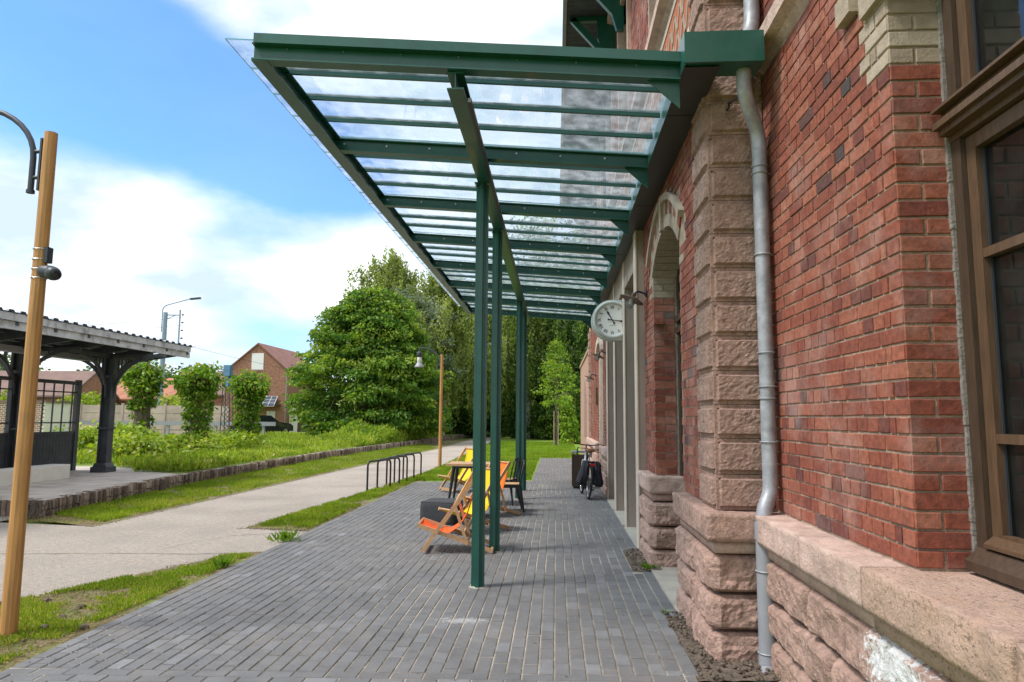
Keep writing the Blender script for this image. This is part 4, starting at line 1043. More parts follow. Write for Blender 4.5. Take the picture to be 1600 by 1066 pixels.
deck_chair(-1.98, 14.8, radians(38), 'yellow_canvas', 'far yellow deck chair at the edge of the lawn behind the table', .98)
t = thing('side_table', 'high table with pale wooden top and black legs among the deck chairs', 'table', (-1.52, 12.75, .019))
b = MB(); b.box(-.46, .46, -.36, .36, .70, .74); b.build('table_top', 'beech', t, local=True)
b = MB(); b.box(-.36, .36, -.28, .28, .655, .699); b.build('apron', 'black_metal', t, local=True)
for sx in (-1, 1):
    for sy in (-1, 1):
        b = MB(); b.tube([(sx * .33, sy * .25, .69), (sx * .42, sy * .32, 0)], [.034, .02], 8); b.build('leg', 'black_metal', t, local=True)
def metal_chair(x, y, rz, label):
    t = thing('metal_chair', label, 'chair', (x, y, .019), rz, 'black metal bistro chairs'); L = dict(local=True)
    b = MB(); b.box(-.18, .18, -.18, .18, .44, .462); b.build('seat', 'beech', t, **L)
    b = MB()
    for a in (-.185, .175): b.box(a, a + .012, -.18, .18, .40, .455)
    for a in (-.186, .174): b.box(-.18, .18, a, a + .012, .401, .454)
    b.build('seat_frame', 'black_metal', t, **L)
    for sx in (-1, 1):
        for sy in (-1, 1):
            b = MB(); b.tube([(sx * .165, sy * .165, .44), (sx * .235, sy * .215, 0)], [.034, .013], 6); b.build('leg', 'black_metal', t, **L)
    b = MB(); b.tube(arcpts([(.16, -.17, .44), (.22, -.185, .70), (.25, -.14, .84), (.25, .14, .84), (.22, .185, .70), (.16, .17, .44)], .07, 6), .012, 8); b.build('back_hoop', 'black_metal', t, smooth=True, **L)
    b = MB(); b.prism([(-.05, .45), (.05, .45), (.065, .83), (-.065, .83)], 0, .0, .006)
    b.v = [(xx + .175 + (zz - .45) * .19, yy_, zz) for xx, yy_, zz in b.v]; b.build('back_splat', 'black_metal', t, **L)
    return t
metal_chair(-.80, 11.85, radians(8), 'black metal bistro chair with wooden seat beside the third post')
metal_chair(-.95, 12.75, radians(-14), 'second black metal bistro chair partly hidden at the table')
t = thing('pouf', 'square dark grey fabric pouf beside the nearest deck chair', 'pouf', (-1.72, 10.45, .019), radians(-8))
b = MB(); n = 8; vs = []; hs = (.24, .24, .34)
stone_like = []
def puff(b, hx, hy, h, z0=0):
    for f in range(5):
        pass
b = MB()
import bmesh
bmm = bmesh.new(); bmesh.ops.create_cube(bmm, size=1); bmesh.ops.subdivide_edges(bmm, edges=bmm.edges, cuts=7, use_grid_fill=True)
for v in bmm.verts:
    x, y, z = v.co * 2
    e = sorted((abs(x), abs(y), abs(z)))[1]
    k = 1 + .05 * (1 - min(1, max(abs(x), abs(y)) ** 4 * abs(z) ** 4)) - .04 * max(0, e - .8) * 5 * .5
    v.co = Vector((x * .25 * k + .004 * mnoise.noise(Vector((x, y, z)) * 3), y * .25 * k, (z * .5 + .5) * .33 * (1 + .02 * mnoise.noise(Vector((x * 2, y * 2, 3))))))
me = bpy.data.meshes.new('cushion'); bmm.to_mesh(me); bmm.free(); me.materials.append(MATS['grey_canvas']); me.polygons.foreach_set('use_smooth', [True] * len(me.polygons))
o = bpy.data.objects.new('cushion', me); COL.objects.link(o); o.parent = t
b = MB()
for z in (.015, .318):
    b.tube([(-.248, -.248, z), (.248, -.248, z), (.248, .248, z), (-.248, .248, z), (-.248, -.242, z)], .006, 6)
for sx in (-1, 1):
    for sy in (-1, 1): b.tube([(sx * .248, sy * .248, .015), (sx * .248, sy * .248, .318)], .006, 6)
b.build('piping', 'grey_canvas', t, local=True)

# ------------------------------------------------------------------ bicycle and bin
bk = thing('bicycle', 'city bicycle with brown saddle and black pannier bags leaning by the wall', 'bicycle', (.58, 14.25, .018), radians(94)); bk.rotation_euler = (radians(5), 0, radians(95))
WR = .335
def bp(name, mat, fn, smooth=True):
    b = MB(); fn(b); return b.build(name, mat, bk, local=True, smooth=smooth)
for xw in (-.53, .53):
    w = bp('wheel', 'tyre', lambda b: b.torus((xw, 0, WR), WR - .02, .02, (0, 1, 0), 36, 8))
    b = MB(); b.torus((xw, 0, WR), WR - .045, .009, (0, 1, 0), 36, 6); b.build('rim', 'chrome', w, local=True)
    b = MB()
    for k in range(20): a = k * pi / 10; b.tube([(xw, .02 * (-1) ** k, WR), (xw + (WR - .05) * cos(a), 0, WR + (WR - .05) * sin(a))], .0014, 4)
    b.lathe([(.03, -.04), (.03, .04)], (xw, 0, WR), 10, (0, 1, 0)); b.build('spokes', 'chrome', w, local=True)
    b = MB()
    a0_ = -.25 if xw < 0 else .15
    pts = [(xw + (WR + .018) * cos(a), 0, WR + (WR + .018) * sin(a)) for a in [a0_ + k * (2.9) / 12 for k in range(13)]]
    for p_, q_ in zip(pts, pts[1:]): b.beam(p_, q_, .045, .006, up=(p_[0] - xw, 0, p_[2] - WR))
    b.build('mudguard', 'black_metal', w, local=True)
bp('frame', 'bike_white', lambda b: (b.tube([(-.07, 0, .28), (-.22, 0, .78)], .018, 10), b.tube([(-.05, 0, .29), (.18, 0, .42), (.38, 0, .80)], .019, 10), b.tube([(-.17, 0, .60), (.1, 0, .52), (.38, 0, .74)], .015, 10), b.tube([(-.53, .06, WR), (-.07, .03, .28)], .01, 8), b.tube([(-.53, -.06, WR), (-.07, -.03, .28)], .01, 8), b.tube([(-.53, .06, WR), (-.19, .02, .7)], .008, 8), b.tube([(-.53, -.06, WR), (-.19, -.02, .7)], .008, 8)))
bp('fork', 'bike_white', lambda b: (b.tube([(.37, 0, .88), (.405, 0, .70)], .018, 10), b.tube([(.405, .05, .70), (.53, .055, WR)], .011, 8), b.tube([(.405, -.05, .70), (.53, -.055, WR)], .011, 8), b.tube([(.405, -.05, .7), (.405, .05, .7)], .014, 8)))
bp('seat_post', 'chrome', lambda b: b.tube([(-.21, 0, .76), (-.245, 0, .90)], .013, 8))
def saddle(b):
    vs = []; sec = [(-.13, .03, .0), (-.12, .10, .01), (-.06, .11, .012), (.0, .075, .012), (.07, .035, .008), (.13, .02, .0)]
    for x_, w_, z_ in sec:
        vs += [(x_ - .25, w_ * cos(a), .93 + z_ + .035 * sin(a)) for a in [k * pi / 5 for k in range(10)]]
    b.add(vs, [(i * 10 + k, i * 10 + (k + 1) % 10, (i + 1) * 10 + (k + 1) % 10, (i + 1) * 10 + k) for i in range(5) for k in range(10)] + [tuple(range(9, -1, -1)), tuple(range(50, 60))])
bp('saddle', 'saddle_leather', saddle)
bp('handlebar', 'black_metal', lambda b: (b.tube(arcpts([(.12, -.32, 1.05), (.26, -.28, 1.06), (.37, -.12, 1.02), (.37, .12, 1.02), (.26, .28, 1.06), (.12, .32, 1.05)], .07), .012, 8), b.tube([(.37, 0, .86), (.362, 0, 1.02)], .013, 8)))
for s_ in (-1, 1): bp('grip', 'saddle_leather', lambda b: b.tube([(.10, s_ * .325, 1.05), (.21, s_ * .297, 1.056)], .017, 8))
def basket(b):
    for z in (.78, .86, .94): b.tube([(.47, -.15, z), (.72, -.15, z), (.72, .15, z), (.47, .15, z), (.47, -.15, z)], .004, 5)
    for k in range(8): b.tube([(.47 + k * .0357, -.15, .78), (.47 + k * .0357, -.15, .95)], .0025, 4); b.tube([(.47 + k * .0357, .15, .78), (.47 + k * .0357, .15, .95)], .0025, 4); b.tube([(.47 + k * .0357, -.15, .78), (.47 + k * .0357, .15, .78)], .0025, 4); b.tube([(.47, -.15 + k * .043, .78), (.47, -.15 + k * .043, .95)], .0025, 4)
bp('basket', 'black_metal', basket)
bp('rear_rack', 'black_metal', lambda b: (b.beam((-.78, -.06, .74), (-.3, -.06, .74), .012, .012), b.beam((-.78, .06, .74), (-.3, .06, .74), .012, .012), b.beam((-.6, 0, .74), (-.6, 0, .70), .12, .01), b.tube([(-.53, .07, WR), (-.6, .06, .74)], .006, 6), b.tube([(-.53, -.07, WR), (-.6, -.06, .74)], .006, 6)))
bp('rear_light', 'red_reflector', lambda b: b.box(-.80, -.775, -.045, .045, .66, .71), False)
for s_ in (-1, 1):
    bmm = bmesh.new(); bmesh.ops.create_cube(bmm, size=1); bmesh.ops.subdivide_edges(bmm, edges=bmm.edges, cuts=5, use_grid_fill=True)
    for v in bmm.verts:
        x, y, z = v.co * 2; r = .10 * mnoise.noise(Vector((x * 2 + s_, y * 2, z * 2)))
        f = 1.0 - .3 * max(0, z) - .35 * max(0, abs(x) * abs(z) - .45)
        v.co = Vector((-.56 + x * .20 * f, s_ * (.105 + .055 * (1 - z) * .5 + y * (.06 + .045 * (1 - z) * .5) * (1 - .35 * x * x) + r * .3), .52 + z * .20 - .05 * x * x * (1 if z < 0 else -.4) + r * .25))
    me = bpy.data.meshes.new('pannier_bag'); bmm.to_mesh(me); bmm.free(); me.materials.append(MATS['pannier']); me.polygons.foreach_set('use_smooth', [True] * len(me.polygons))
    o = bpy.data.objects.new('pannier_bag', me); COL.objects.link(o); o.parent = bk
bp('chain_guard', 'black_metal', lambda b: (b.lathe([(.1, -.01), (.1, .01)], (-.06, -.07, .28), 20, (0, 1, 0)), b.beam((-.06, -.07, .33), (-.5, -.07, .36), .01, .06)))
bp('crank', 'chrome', lambda b: (b.tube([(-.06, -.09, .28), (.02, -.09, .14)], .01, 6), b.tube([(-.06, .09, .28), (-.14, .09, .42)], .01, 6)))
bp('pedal', 'black_metal', lambda b: b.box(-.03, .07, -.18, -.1, .125, .15), False); bp('pedal', 'black_metal', lambda b: b.box(-.19, -.09, .1, .18, .41, .435), False)
t = thing('litter_bin', 'dark slatted litter bin standing behind the bicycle', 'bin', (.56, 15.9, .018))
for k in range(9):
    a = -.17 + k * .04; b = MB(); b.box(a, a + .034, -.2, -.185, .05, .76); b.build('slat', 'oak_dark', t, local=True)
    b = MB(); b.box(-.2, -.185, a, a + .034, .05, .76); b.build('slat', 'oak_dark', t, local=True)
b = MB(); b.box(-.18, .18, -.18, .18, .03, .74); b.build('liner', 'black_metal', t, local=True)
b = MB(); b.box(-.22, .22, -.22, .22, .80, .83); b.box(-.17, -.14, -.17, .17, .74, .80); b.box(.14, .17, -.17, .17, .74, .80); b.build('lid', 'zinc_grey', t, local=True)

# ------------------------------------------------------------------ old platform shelter
sh = thing('platform_shelter', 'old iron platform shelter with corrugated roof on the raised platform', 'shelter', (-11, 14, PZ))
RX0, RX1, RXV, RY0, RY1 = -9.65, -12.9, -11.2, 2.5, 17.35
def rz_(x): return 3.02 + abs(x - RXV) * .155
b = MB(); y = RY0; P = .27; prof = [(0, 0), (.11, 0), (.135, .04), (.235, .04), (.27, 0)]
ys = []
while y < RY1 + .2:
    for dy, dz in prof[:-1]: ys.append((y + dy, dz))
    y += P
xs = [RX0 + .06, RXV, RX1 - .06]; vs = [(x, yy_, rz_(x) + .12 + dz) for (yy_, dz) in ys for x in xs]
fs = [(i * 3 + k, (i + 1) * 3 + k, (i + 1) * 3 + k + 1, i * 3 + k + 1) for i in range(len(ys) - 1) for k in range(2)]
b.add(vs, fs); ro = b.build('roof', 'roof_sheet', sh)
b = MB(); b.box(RX0 - .005, RX0 + .03, RY0, RY1, rz_(RX0) - .02, rz_(RX0) + .115); b.build('fascia_board', 'shelter_light', sh)
b = MB(); b.box(RX0 - .06, RX0 - .01, RY0, RY1 + .04, rz_(RX0) - .17, rz_(RX0) - .025); b.build('fascia_board', 'shelter_light', sh)
b = MB(); b.box(RX1, RX1 + .05, RY0, RY1, rz_(RX1) - .17, rz_(RX1) + .1); b.build('fascia_board', 'shelter_light', sh)
y = 3.
while y < RY1 - .05:
    for a, c in ((RX0, RXV), (RXV, RX1)):
        b = MB(); b.beam((a, y, rz_(a) - .02), (c, y, rz_(c) - .02), .07, .14); b.build('rafter', 'shelter_paint', sh)
    y += .95
for x in (-10.15, -10.65, -11.75, -12.3):
    b = MB(); b.box(x - .04, x + .04, RY0, RY1 - .05, rz_(x) + .06, rz_(x) + .118); b.build('purlin', 'shelter_paint', sh)
def column(x, y):
    c = bpy.data.objects.new('column', None); COL.objects.link(c); c.parent = sh; c.location = Vector((x, y, PZ)) - wloc(sh)
    b = MB(); b.box(x - .19, x + .19, y - .19, y + .19, PZ, PZ + .13); b.prism([(x - .17, PZ + .13), (x + .17, PZ + .13), (x + .12, PZ + .22), (x - .12, PZ + .22)], 1, y - .15, y + .15); b.build('base', 'shelter_paint', c)
    b = MB(); b.box(x - .11, x + .11, y - .018, y + .018, PZ + .2, 2.95); b.box(x - .12, x - .1, y - .1, y + .1, PZ + .2, 2.95); b.box(x + .1, x + .12, y - .1, y + .1, PZ + .2, 2.95); b.box(x - .15, x + .15, y - .12, y + .12, PZ + 1.0, PZ + 1.05); b.box(x - .15, x + .15, y - .13, y + .13, 2.45, 2.52)
    b.build('shaft', 'shelter_paint', c)
    for dx, dy, R in ((0, 1, 1.05), (0, -1, 1.05), (1, 0, .95), (-1, 0, .95)):
        b = MB(); pts = []
        for k in range(11):
            a = k * pi / 20; u = .1 + R * (1 - cos(a)); z = 2.0 + .95 * sin(a); pts.append((x + dx * u, y + dy * u, z))
        for p_, q_ in zip(pts, pts[1:]): b.beam(p_, q_, .05, .07, up=(dx * .3 + .01, dy * .3 + .01, 1))
        for k in (3, 5, 7): b.beam(pts[k], (pts[k][0], pts[k][1], 3.0), .025, .03)
        b.beam((x, y, 2.97), (x + dx * (R + .4), y + dy * (R + .4), 2.99), .05, .08)
        b.build('arched_bracket', 'shelter_paint', c)
column(-10.6, 15.6); column(-11.55, 14.0); column(-10.6, 10.6); column(-10.6, 5.6)
b = MB(); b.box(RXV - .14, RXV + .14, RY0, RY1 - .3, 2.86, 2.98); b.build('valley_gutter', 'zinc_grey', sh)
# screen with glazing bars over boarded panel
sc = bpy.data.objects.new('screen', None); COL.objects.link(sc); sc.parent = sh; XS = -11.6; sc.location = Vector((XS, 13, PZ)) - wloc(sh)
b = MB(); y = 8.0
while y < 15.95: b.box(XS - .02, XS + .02, y + .003, y + .097, PZ + .2, 1.12); y += .1
b.build('boarding', 'shelter_paint', sc); sc.children[-1]['kind'] = 'stuff'
b = MB(); b.box(XS - .035, XS + .035, 8, 16.0, 1.12, 1.19); b.box(XS - .035, XS + .035, 8, 16.0, 2.30, 2.38); b.box(XS - .03, XS + .03, 8, 16, PZ + .16, PZ + .21)
b.build('rail', 'shelter_paint', sc)
for z in (1.38, 2.1):
    b = MB(); b.box(XS - .012, XS + .012, 8, 15.9, z, z + .03); b.build('rail', 'shelter_paint', sc)
for y in (8.0, 10, 12, 13.9, 15.92):
    b = MB(); b.box(XS - .05, XS + .05, y - .06, y + .06, PZ, 2.42); b.build('post', 'shelter_paint', sc)
y = 8.3
while y < 15.8:
    b = MB(); b.box(XS - .012, XS + .012, y - .014, y + .014, 1.19, 2.3); b.build('glazing_bar', 'shelter_paint', sc); y += .31
b = MB(); b.box(XS - .03, XS + .03, 8, 15.95, PZ - .02, PZ + .16); b.build('skirting', 'shelter_paint', sc)
t = MB(); t.box(-10.62, -10.2, 9.4, 13.95, PZ, PZ + .30); bo = t.build('bench_block', 'white_block')
m_ = bo.modifiers.new('bevel', 'BEVEL'); m_.width = .015; m_.segments = 2
tag(bo, 'long white stone bench block in front of the shelter screen', 'bench')

# ------------------------------------------------------------------ vegetation helpers
def crown(name, mat, parent, clumps, per, lsize, spread, droop=.25, wid=.6, tone_mu=None, flat=.5):
    """clumps: (n,3) centres; per leaves each in flattened tufts"""
    n = len(clumps); tone0 = RNG.uniform(.15, .85, n) if tone_mu is None else tone_mu
    C = np.repeat(clumps, per, 0); off = np.clip(RNG.normal(size=(n * per, 3)), -1.7, 1.7) * np.array([spread, spread, spread * flat]); Cc = C + off
    Dd = unit(off + RNG.normal(size=off.shape) * spread * .6) ; Dd[:, 2] -= droop * 1.6
    V, F = leaf_quads(Cc, Dd, RNG.uniform(.65, 1.25, n * per) * lsize, wid)
    tone = np.clip(np.repeat(tone0, per) + RNG.normal(0, .16, n * per), 0, 1)
    return arr_mesh(name, V, F, mat, tone, parent)
def blob_pts(n, c, r, shell=.5, lump=.25, seed=0, zmin=None, power=1.0):
    """points through an uneven ellipsoid, denser towards its skin"""
    d = unit(RNG.normal(size=(n, 3))); rad = (shell + (1 - shell) * RNG.random(n) ** .6)
    lum = np.array([mnoise.noise(Vector((q[0] * 1.9 + seed, q[1] * 1.9, q[2] * 1.9))) + .5 * mnoise.noise(Vector((q[0] * 4.5, q[1] * 4.5 + seed, q[2] * 4.5))) for q in d])
    P_ = np.array(c) + d * np.array(r) * (rad * (1 + lump * lum * 2))[:, None]
    if zmin is not None: P_ = P_[P_[:, 2] > zmin]
    return P_
def branches(b, base, tips, r0):
    base = Vector(base)
    for tp in tips:
        tp = Vector(tp); mid = base.lerp(tp, .5) + Vector((random.gauss(0, .25), random.gauss(0, .25), random.uniform(.0, .4)))
        b.tube([base, mid, tp], [r0, r0 * .6, r0 * .15], 6, caps=False)
def tree(name, label, pos, h, r, mat, lsize, nclump, per, trunk=.25, bark='bark', zc=.58, group='trees behind the station', spread=None, lump=.25, shell=.45, zlow=.0):
    x, y, z = pos; t = thing(name, label, 'tree', pos, group=group); sd = random.uniform(0, 50)
    b = MB(); b.tube([(x, y, z - .1), (x + random.gauss(0, .1), y, z + h * .35), (x + random.gauss(0, .2), y, z + h * .85)], [trunk, trunk * .7, trunk * .12], 9)
    rr = (r, r, h * (1 - zlow) / 2); cz = z + h * zlow + h * (1 - zlow) / 2
    cl = blob_pts(nclump, (x, y, cz), rr, shell, lump, sd, zmin=z + .2)
    for k in range(14):
        q = cl[RNG.integers(len(cl))]; branches(b, (x, y, z + h * random.uniform(.25, .6)), [tuple(q)], trunk * .3)
    b.build('trunk', bark, t)
    tones = np.clip(.45 + .3 * RNG.normal(size=len(cl)), 0, 1)
    crown('crown', mat, t, cl, per, lsize, spread or r * .12, tone_mu=tones)
    return t
# big broad lime-like tree: conical-rounded, layered sprays reaching the ground
t = thing('broadleaf_tree', 'large round bushy green tree standing beside the old platform', 'tree', (-11.6, 40, .25), group='trees behind the platform')
b = MB(); b.tube([(-11.6, 40, .1), (-11.5, 40, 4), (-11.6, 40, 7.6)], [.3, .2, .05], 9)
cl = []
for k in range(700):
    zf = random.random() ** .9; rad = 4.15 * (1 - zf ** 2.3) ** .6 * (1 if zf > .12 else .82 + zf * 1.5)
    a = random.uniform(0, 2 * pi); lum = 1 + .24 * mnoise.noise(Vector((cos(a) * 2.2, sin(a) * 2.2, zf * 6)))
    rr = rad * lum * (random.uniform(.25, 1.0) ** .4); cl.append((-11.05 + rr * cos(a), 40 + rr * sin(a) * .9, .8 + zf * 8.3 - .4 * (rr / 5)))
cl = np.array(cl)
for k in range(40): branches(b, (-11.55, 40, random.uniform(1, 6)), [tuple(cl[random.randrange(len(cl))])], .07)
b.build('trunk', 'bark', t)
tn = np.clip(.45 + .28 * RNG.normal(size=len(cl)), 0, 1)
crown('crown', 'leaf_lime', t, cl, 90, .22, .36, .35, .6, tn, .34)
sp = []; st_ = []
for k in range(330):
    c_ = cl[random.randrange(len(cl))]; d_ = Vector((c_[0] + 11.15, c_[1] - 40, 0))
    if d_.length < 1.2: d_ = Vector((random.gauss(0, 1), random.gauss(0, 1), 0))
    d_.normalize(); d_ = (d_ + Vector((random.gauss(0, .3), random.gauss(0, .3), random.uniform(.0, .45)))).normalized(); ln_ = random.uniform(.6, 1.35); tn_ = random.uniform(.3, .9)
    for q in range(9): f = q / 8; sp.append((c_[0] + d_.x * ln_ * f, c_[1] + d_.y * ln_ * f, c_[2] + d_.z * ln_ * f - .28 * f * f)); st_.append(tn_)
crown('outer_sprays', 'leaf_lime', t, np.array(sp), 7, .2, .10, .4, .6, np.array(st_), .5)
# weeping birches: hanging strands of small leaves
def birch(pos, h, r, label, strands, mat='leaf_birch', group='weeping birches behind the lime', seed=1, lsize=.15, per=46, lo=.2):
    x, y, z = pos; t = thing('weeping_birch', label, 'tree', pos, group=group); b = MB()
    b.tube([(x, y, z), (x + .2, y, z + h * .5), (x + .1, y, z + h * .97)], [.22, .14, .02], 8)
    P0 = []; L = []; nl = max(14, strands // 17)
    for k in range(nl):                                              # limbs arch outwards and let bundles of twigs hang
        f = (k + .5) / nl; a = k * 2.4 + seed; zz = z + h * (.34 + .60 * f ** .8 + random.uniform(-.05, .06)); rr = r * (1.08 - f ** 3.2) * random.uniform(.35, 1.08) + .2
        tip = Vector((x + rr * cos(a), y + rr * sin(a), zz)); root = Vector((x + .1, y, zz - h * .13))
        b.tube([root, root.lerp(tip, .6) + Vector((0, 0, .35)), tip], [.06, .04, .01], 5, caps=False)
        for q in range(17):
            u = random.uniform(.35, 1.08); c_ = root.lerp(tip, u) + Vector((random.gauss(0, .32), random.gauss(0, .32), .3 * (1 - (u - .6) ** 2) + random.gauss(0, .2)))
            P0.append(tuple(c_)); L.append(random.uniform(.7, 2.3) * (1 + 1.1 * (1 - f)) * (.5 + .6 * u))
    b.build('trunk', 'birch_bark', t)
    P0 = np.array(P0); L = np.array(L); n = len(P0); u = RNG.random((n, per))
    C = np.repeat(P0, per, 0); uu = u.ravel(); C[:, 2] -= uu * np.repeat(L, per); C[:, :2] += RNG.normal(0, .09, (n * per, 2)) + np.repeat(RNG.normal(0, .15, (n, 2)), per, 0) * uu[:, None]
    D_ = RNG.normal(size=C.shape) * .5; D_[:, 2] -= 1
    V, F = leaf_quads(C, D_, RNG.uniform(.7, 1.3, n * per) * lsize, .6)
    arr_mesh('crown', V, F, mat, np.clip(np.repeat(RNG.uniform(.1, .9, n), per) + RNG.normal(0, .15, n * per), 0, 1), t)
birch((-12.2, 50, 0), 14.2, 3.7, 'tall weeping birch rising behind the large round tree', 1000, lsize=.19)
birch((-8.2, 49, 0), 13.2, 4.2, 'weeping birch right of the tall one behind the distant lamp', 1150, seed=4, lsize=.19)
birch((-4.9, 57, 0), 14.5, 3.6, 'weeping birch hanging over the far end of the path', 1000, seed=9, lsize=.19)
birch((-2.2, 53, 0), 13.5, 3.6, 'weeping tree right of the path seen between the canopy posts', 950, mat='leaf_birch_deep', seed=14, lsize=.19)
birch((1.9, 51, 0), 12.5, 3.3, 'dark weeping tree behind the young staked tree', 800, mat='leaf_dark', seed=21, lsize=.19)
t = thing('willow_tree', 'pale silvery tree crown between the round tree and the birch', 'tree', (-11.2, 46, 0), group='trees behind the platform')
b = MB(); b.tube([(-11.2, 46, 0), (-11.2, 46, 8)], [.2, .04], 8); b.build('trunk', 'bark', t)
crown('crown', 'leaf_silver', t, blob_pts(330, (-11.2, 46, 6.6), (4.2, 2.5, 3.3), .4, .3, 3), 60, .2, .32)
# wood behind the lawn
WOOD = [(-13.5, 62, 13, 4.2), (-9.5, 66, 14, 4.2), (-6.9, 71, 15, 4.2), (-2.6, 66, 19, 4.6), (-.5, 60, 19.5, 4.8), (3.2, 62, 19, 4.8), (6.5, 57, 18, 5), (10.5, 60, 17, 5), (1.6, 55, 13, 3.4), (-2.9, 58, 10, 2.8), (15, 62, 17, 5), (5.0, 50, 9, 3.2)]
WL = ['dark tree left of the birches', 'dark tree behind the tall birch', 'dark tree behind the end of the path', 'tall tree just right of the path end', 'tallest dark tree behind the young staked tree', 'tall dark tree right of the staked tree', 'dark tree beside the far station wall', 'dark tree hidden behind the station', 'mid-height dense tree behind the staked tree', 'low bushy tree at the path end', 'farthest dark tree behind the station', 'low dark tree by the far wing']
for i, ((x, y, h, r), lb) in enumerate(zip(WOOD, WL)):
    tree('woodland_tree', lb + ' in the wood', (x, y, 0), h, r, 'leaf_dark' if i % 3 else 'leaf_lime', .34, 330, 52, .3, zlow=.05, group='trees of the wood beyond the lawn', spread=.55, lump=.32)
for i, (x, y, h, lb) in enumerate([(-4.1, 61, 2.6, 'dark low shrub left of the path end'), (-2.4, 54, 3.0, 'dark shrub right of the path end'), (.2, 51, 3.2, 'dark shrub behind the staked tree'), (2.6, 48, 3.2, 'dark shrub beside the far wing'), (-8.6, 55, 3.2, 'dark shrub under the birches'), (4.6, 46, 3, 'dark shrub behind the far wing'), (-6.6, 57, 2.6, 'low shrub beside the path under the birch')]):
    t = thing('shrub', lb, 'shrub', (x, y, 0), group='shrubs at the foot of the wood')
    crown('foliage', 'leaf_dark', t, blob_pts(150, (x, y, h * .5), (1.9, 1.3, h * .55), .3, .3, i * 3), 55, .22, .3)
t = thing('ivy_clump', 'bright yellow green ivy climbing a leaning trunk by the far wall', 'ivy', (.85, 43, 0))
b = MB(); b.tube([(.95, 43, 0), (.55, 43, 3.2)], [.2, .12], 7); b.build('stem', 'bark', t)
pts = np.array([(.95 - .4 * f + random.gauss(0, .33 * (1.15 - f)), 43 + random.gauss(0, .25), f * 3.0) for f in RNG.random(190)]); crown('foliage', 'leaf_young', t, pts, 14, .2, .12, .5)
# young staked tree on the lawn
t = thing('young_tree', 'young light green tree with wooden stakes on the lawn', 'tree', (0, 39.5, 0))
b = MB(); b.tube([(0, 39.5, 0), (.03, 39.5, 3), (.0, 39.5, 6.1)], [.055, .04, .01], 8)
pts = []
for k in range(150):
    f = random.random() ** 1.15; rr = (1.45 * (1 - f) ** .9 + .1) * (.2 + .8 * random.random() ** .6) * (1 if f > .1 else .65); a = random.uniform(0, 2 * pi); pts.append((rr * cos(a), 39.5 + rr * sin(a), 2.1 + f * 4.0 + .35 * rr))
for k in range(26): q = pts[k * 5]; branches(b, (0, 39.5, max(1.8, q[2] - .6)), [q], .015)
b.build('trunk', 'bark', t)
crown('crown', 'leaf_young', t, np.array(pts), 15, .14, .12, .3)
for s_ in (-1, 1): b = MB(); b.tube([(s_ * .12, 39.42, 0), (s_ * .12, 39.42, 2.0)], .035, 7); b.build('stake', 'stake', t)
# ivy-covered stumps
def stump(x, y, h, rh, label, sd, bare=False):
    t = thing('ivy_stump', label, 'tree', (x, y, PZ), group='ivy-clad pollard stumps on the platform')
    b = MB(); b.tube([(x, y, PZ - .1), (x + .05, y, PZ + h * .4), (x + .02, y, PZ + h * .68), (x, y, PZ + h * .88)], [.33, .25, .27, .2], 10)
    for k in range(9): a = k * .7; b.tube([(x, y, PZ + h * .62), (x + rh * .7 * cos(a), y + rh * .7 * sin(a), PZ + h * .84)], [.1, .03], 6)
    b.build('trunk', 'bark', t)
    cl = blob_pts(120, (x, y, PZ + h * .83), (rh * .8, rh * .8, h * .165), .45, .34, sd)
    n = 330; a = RNG.uniform(0, 2 * pi, n); f = RNG.uniform(.03, .74, n); keep = RNG.random(n) < np.where(f > .5, .95, .28 if bare else .9)
    rad = (.26 if bare else .34) + .14 * np.clip((f - .4) / .34, 0, 1) + RNG.normal(0, .03, n)
    sk = np.stack([x + .03 + rad * np.cos(a), y + rad * np.sin(a), PZ + h * f], 1)[keep]
    o1 = crown('ivy', 'leaf_ivy', t, cl, 24, .15, .12, .35); crown('trunk_ivy', 'leaf_ivy', t, sk, 12, .12, .055, .5)
stump(-14.4, 23, 3.15, .66, 'ivy-clad stump nearest the shelter with bare brown trunk', 2, True)
stump(-12.4, 23, 3.05, .78, 'middle ivy-clad stump with a wide green head', 5)
stump(-12.0, 26, 3.0, .66, 'right ivy-clad stump in front of the brick house', 7)
for i, (x, y, rx, h, lb) in enumerate([(-14.6, 21.9, 1.3, .95, 'low leafy bush at the foot of the shelter stump'), (-12.3, 22.4, .95, .6, 'small bush at the foot of the middle stump'), (-11.9, 25.3, .9, .7, 'small bush at the foot of the right stump'), (-12.6, 19.6, 1.1, .65, 'low bush behind the shelter column'), (-16.5, 24, 1.4, .9, 'low bush behind the shelter screen')]):
    t = thing('bush', lb, 'bush', (x, y, PZ), group='low bushes on the platform')
    crown('foliage', 'leaf_wild', t, blob_pts(90, (x, y, PZ + h * .45), (rx, .8, h * .55), .3, .3, i * 5), 34, .17, .2)
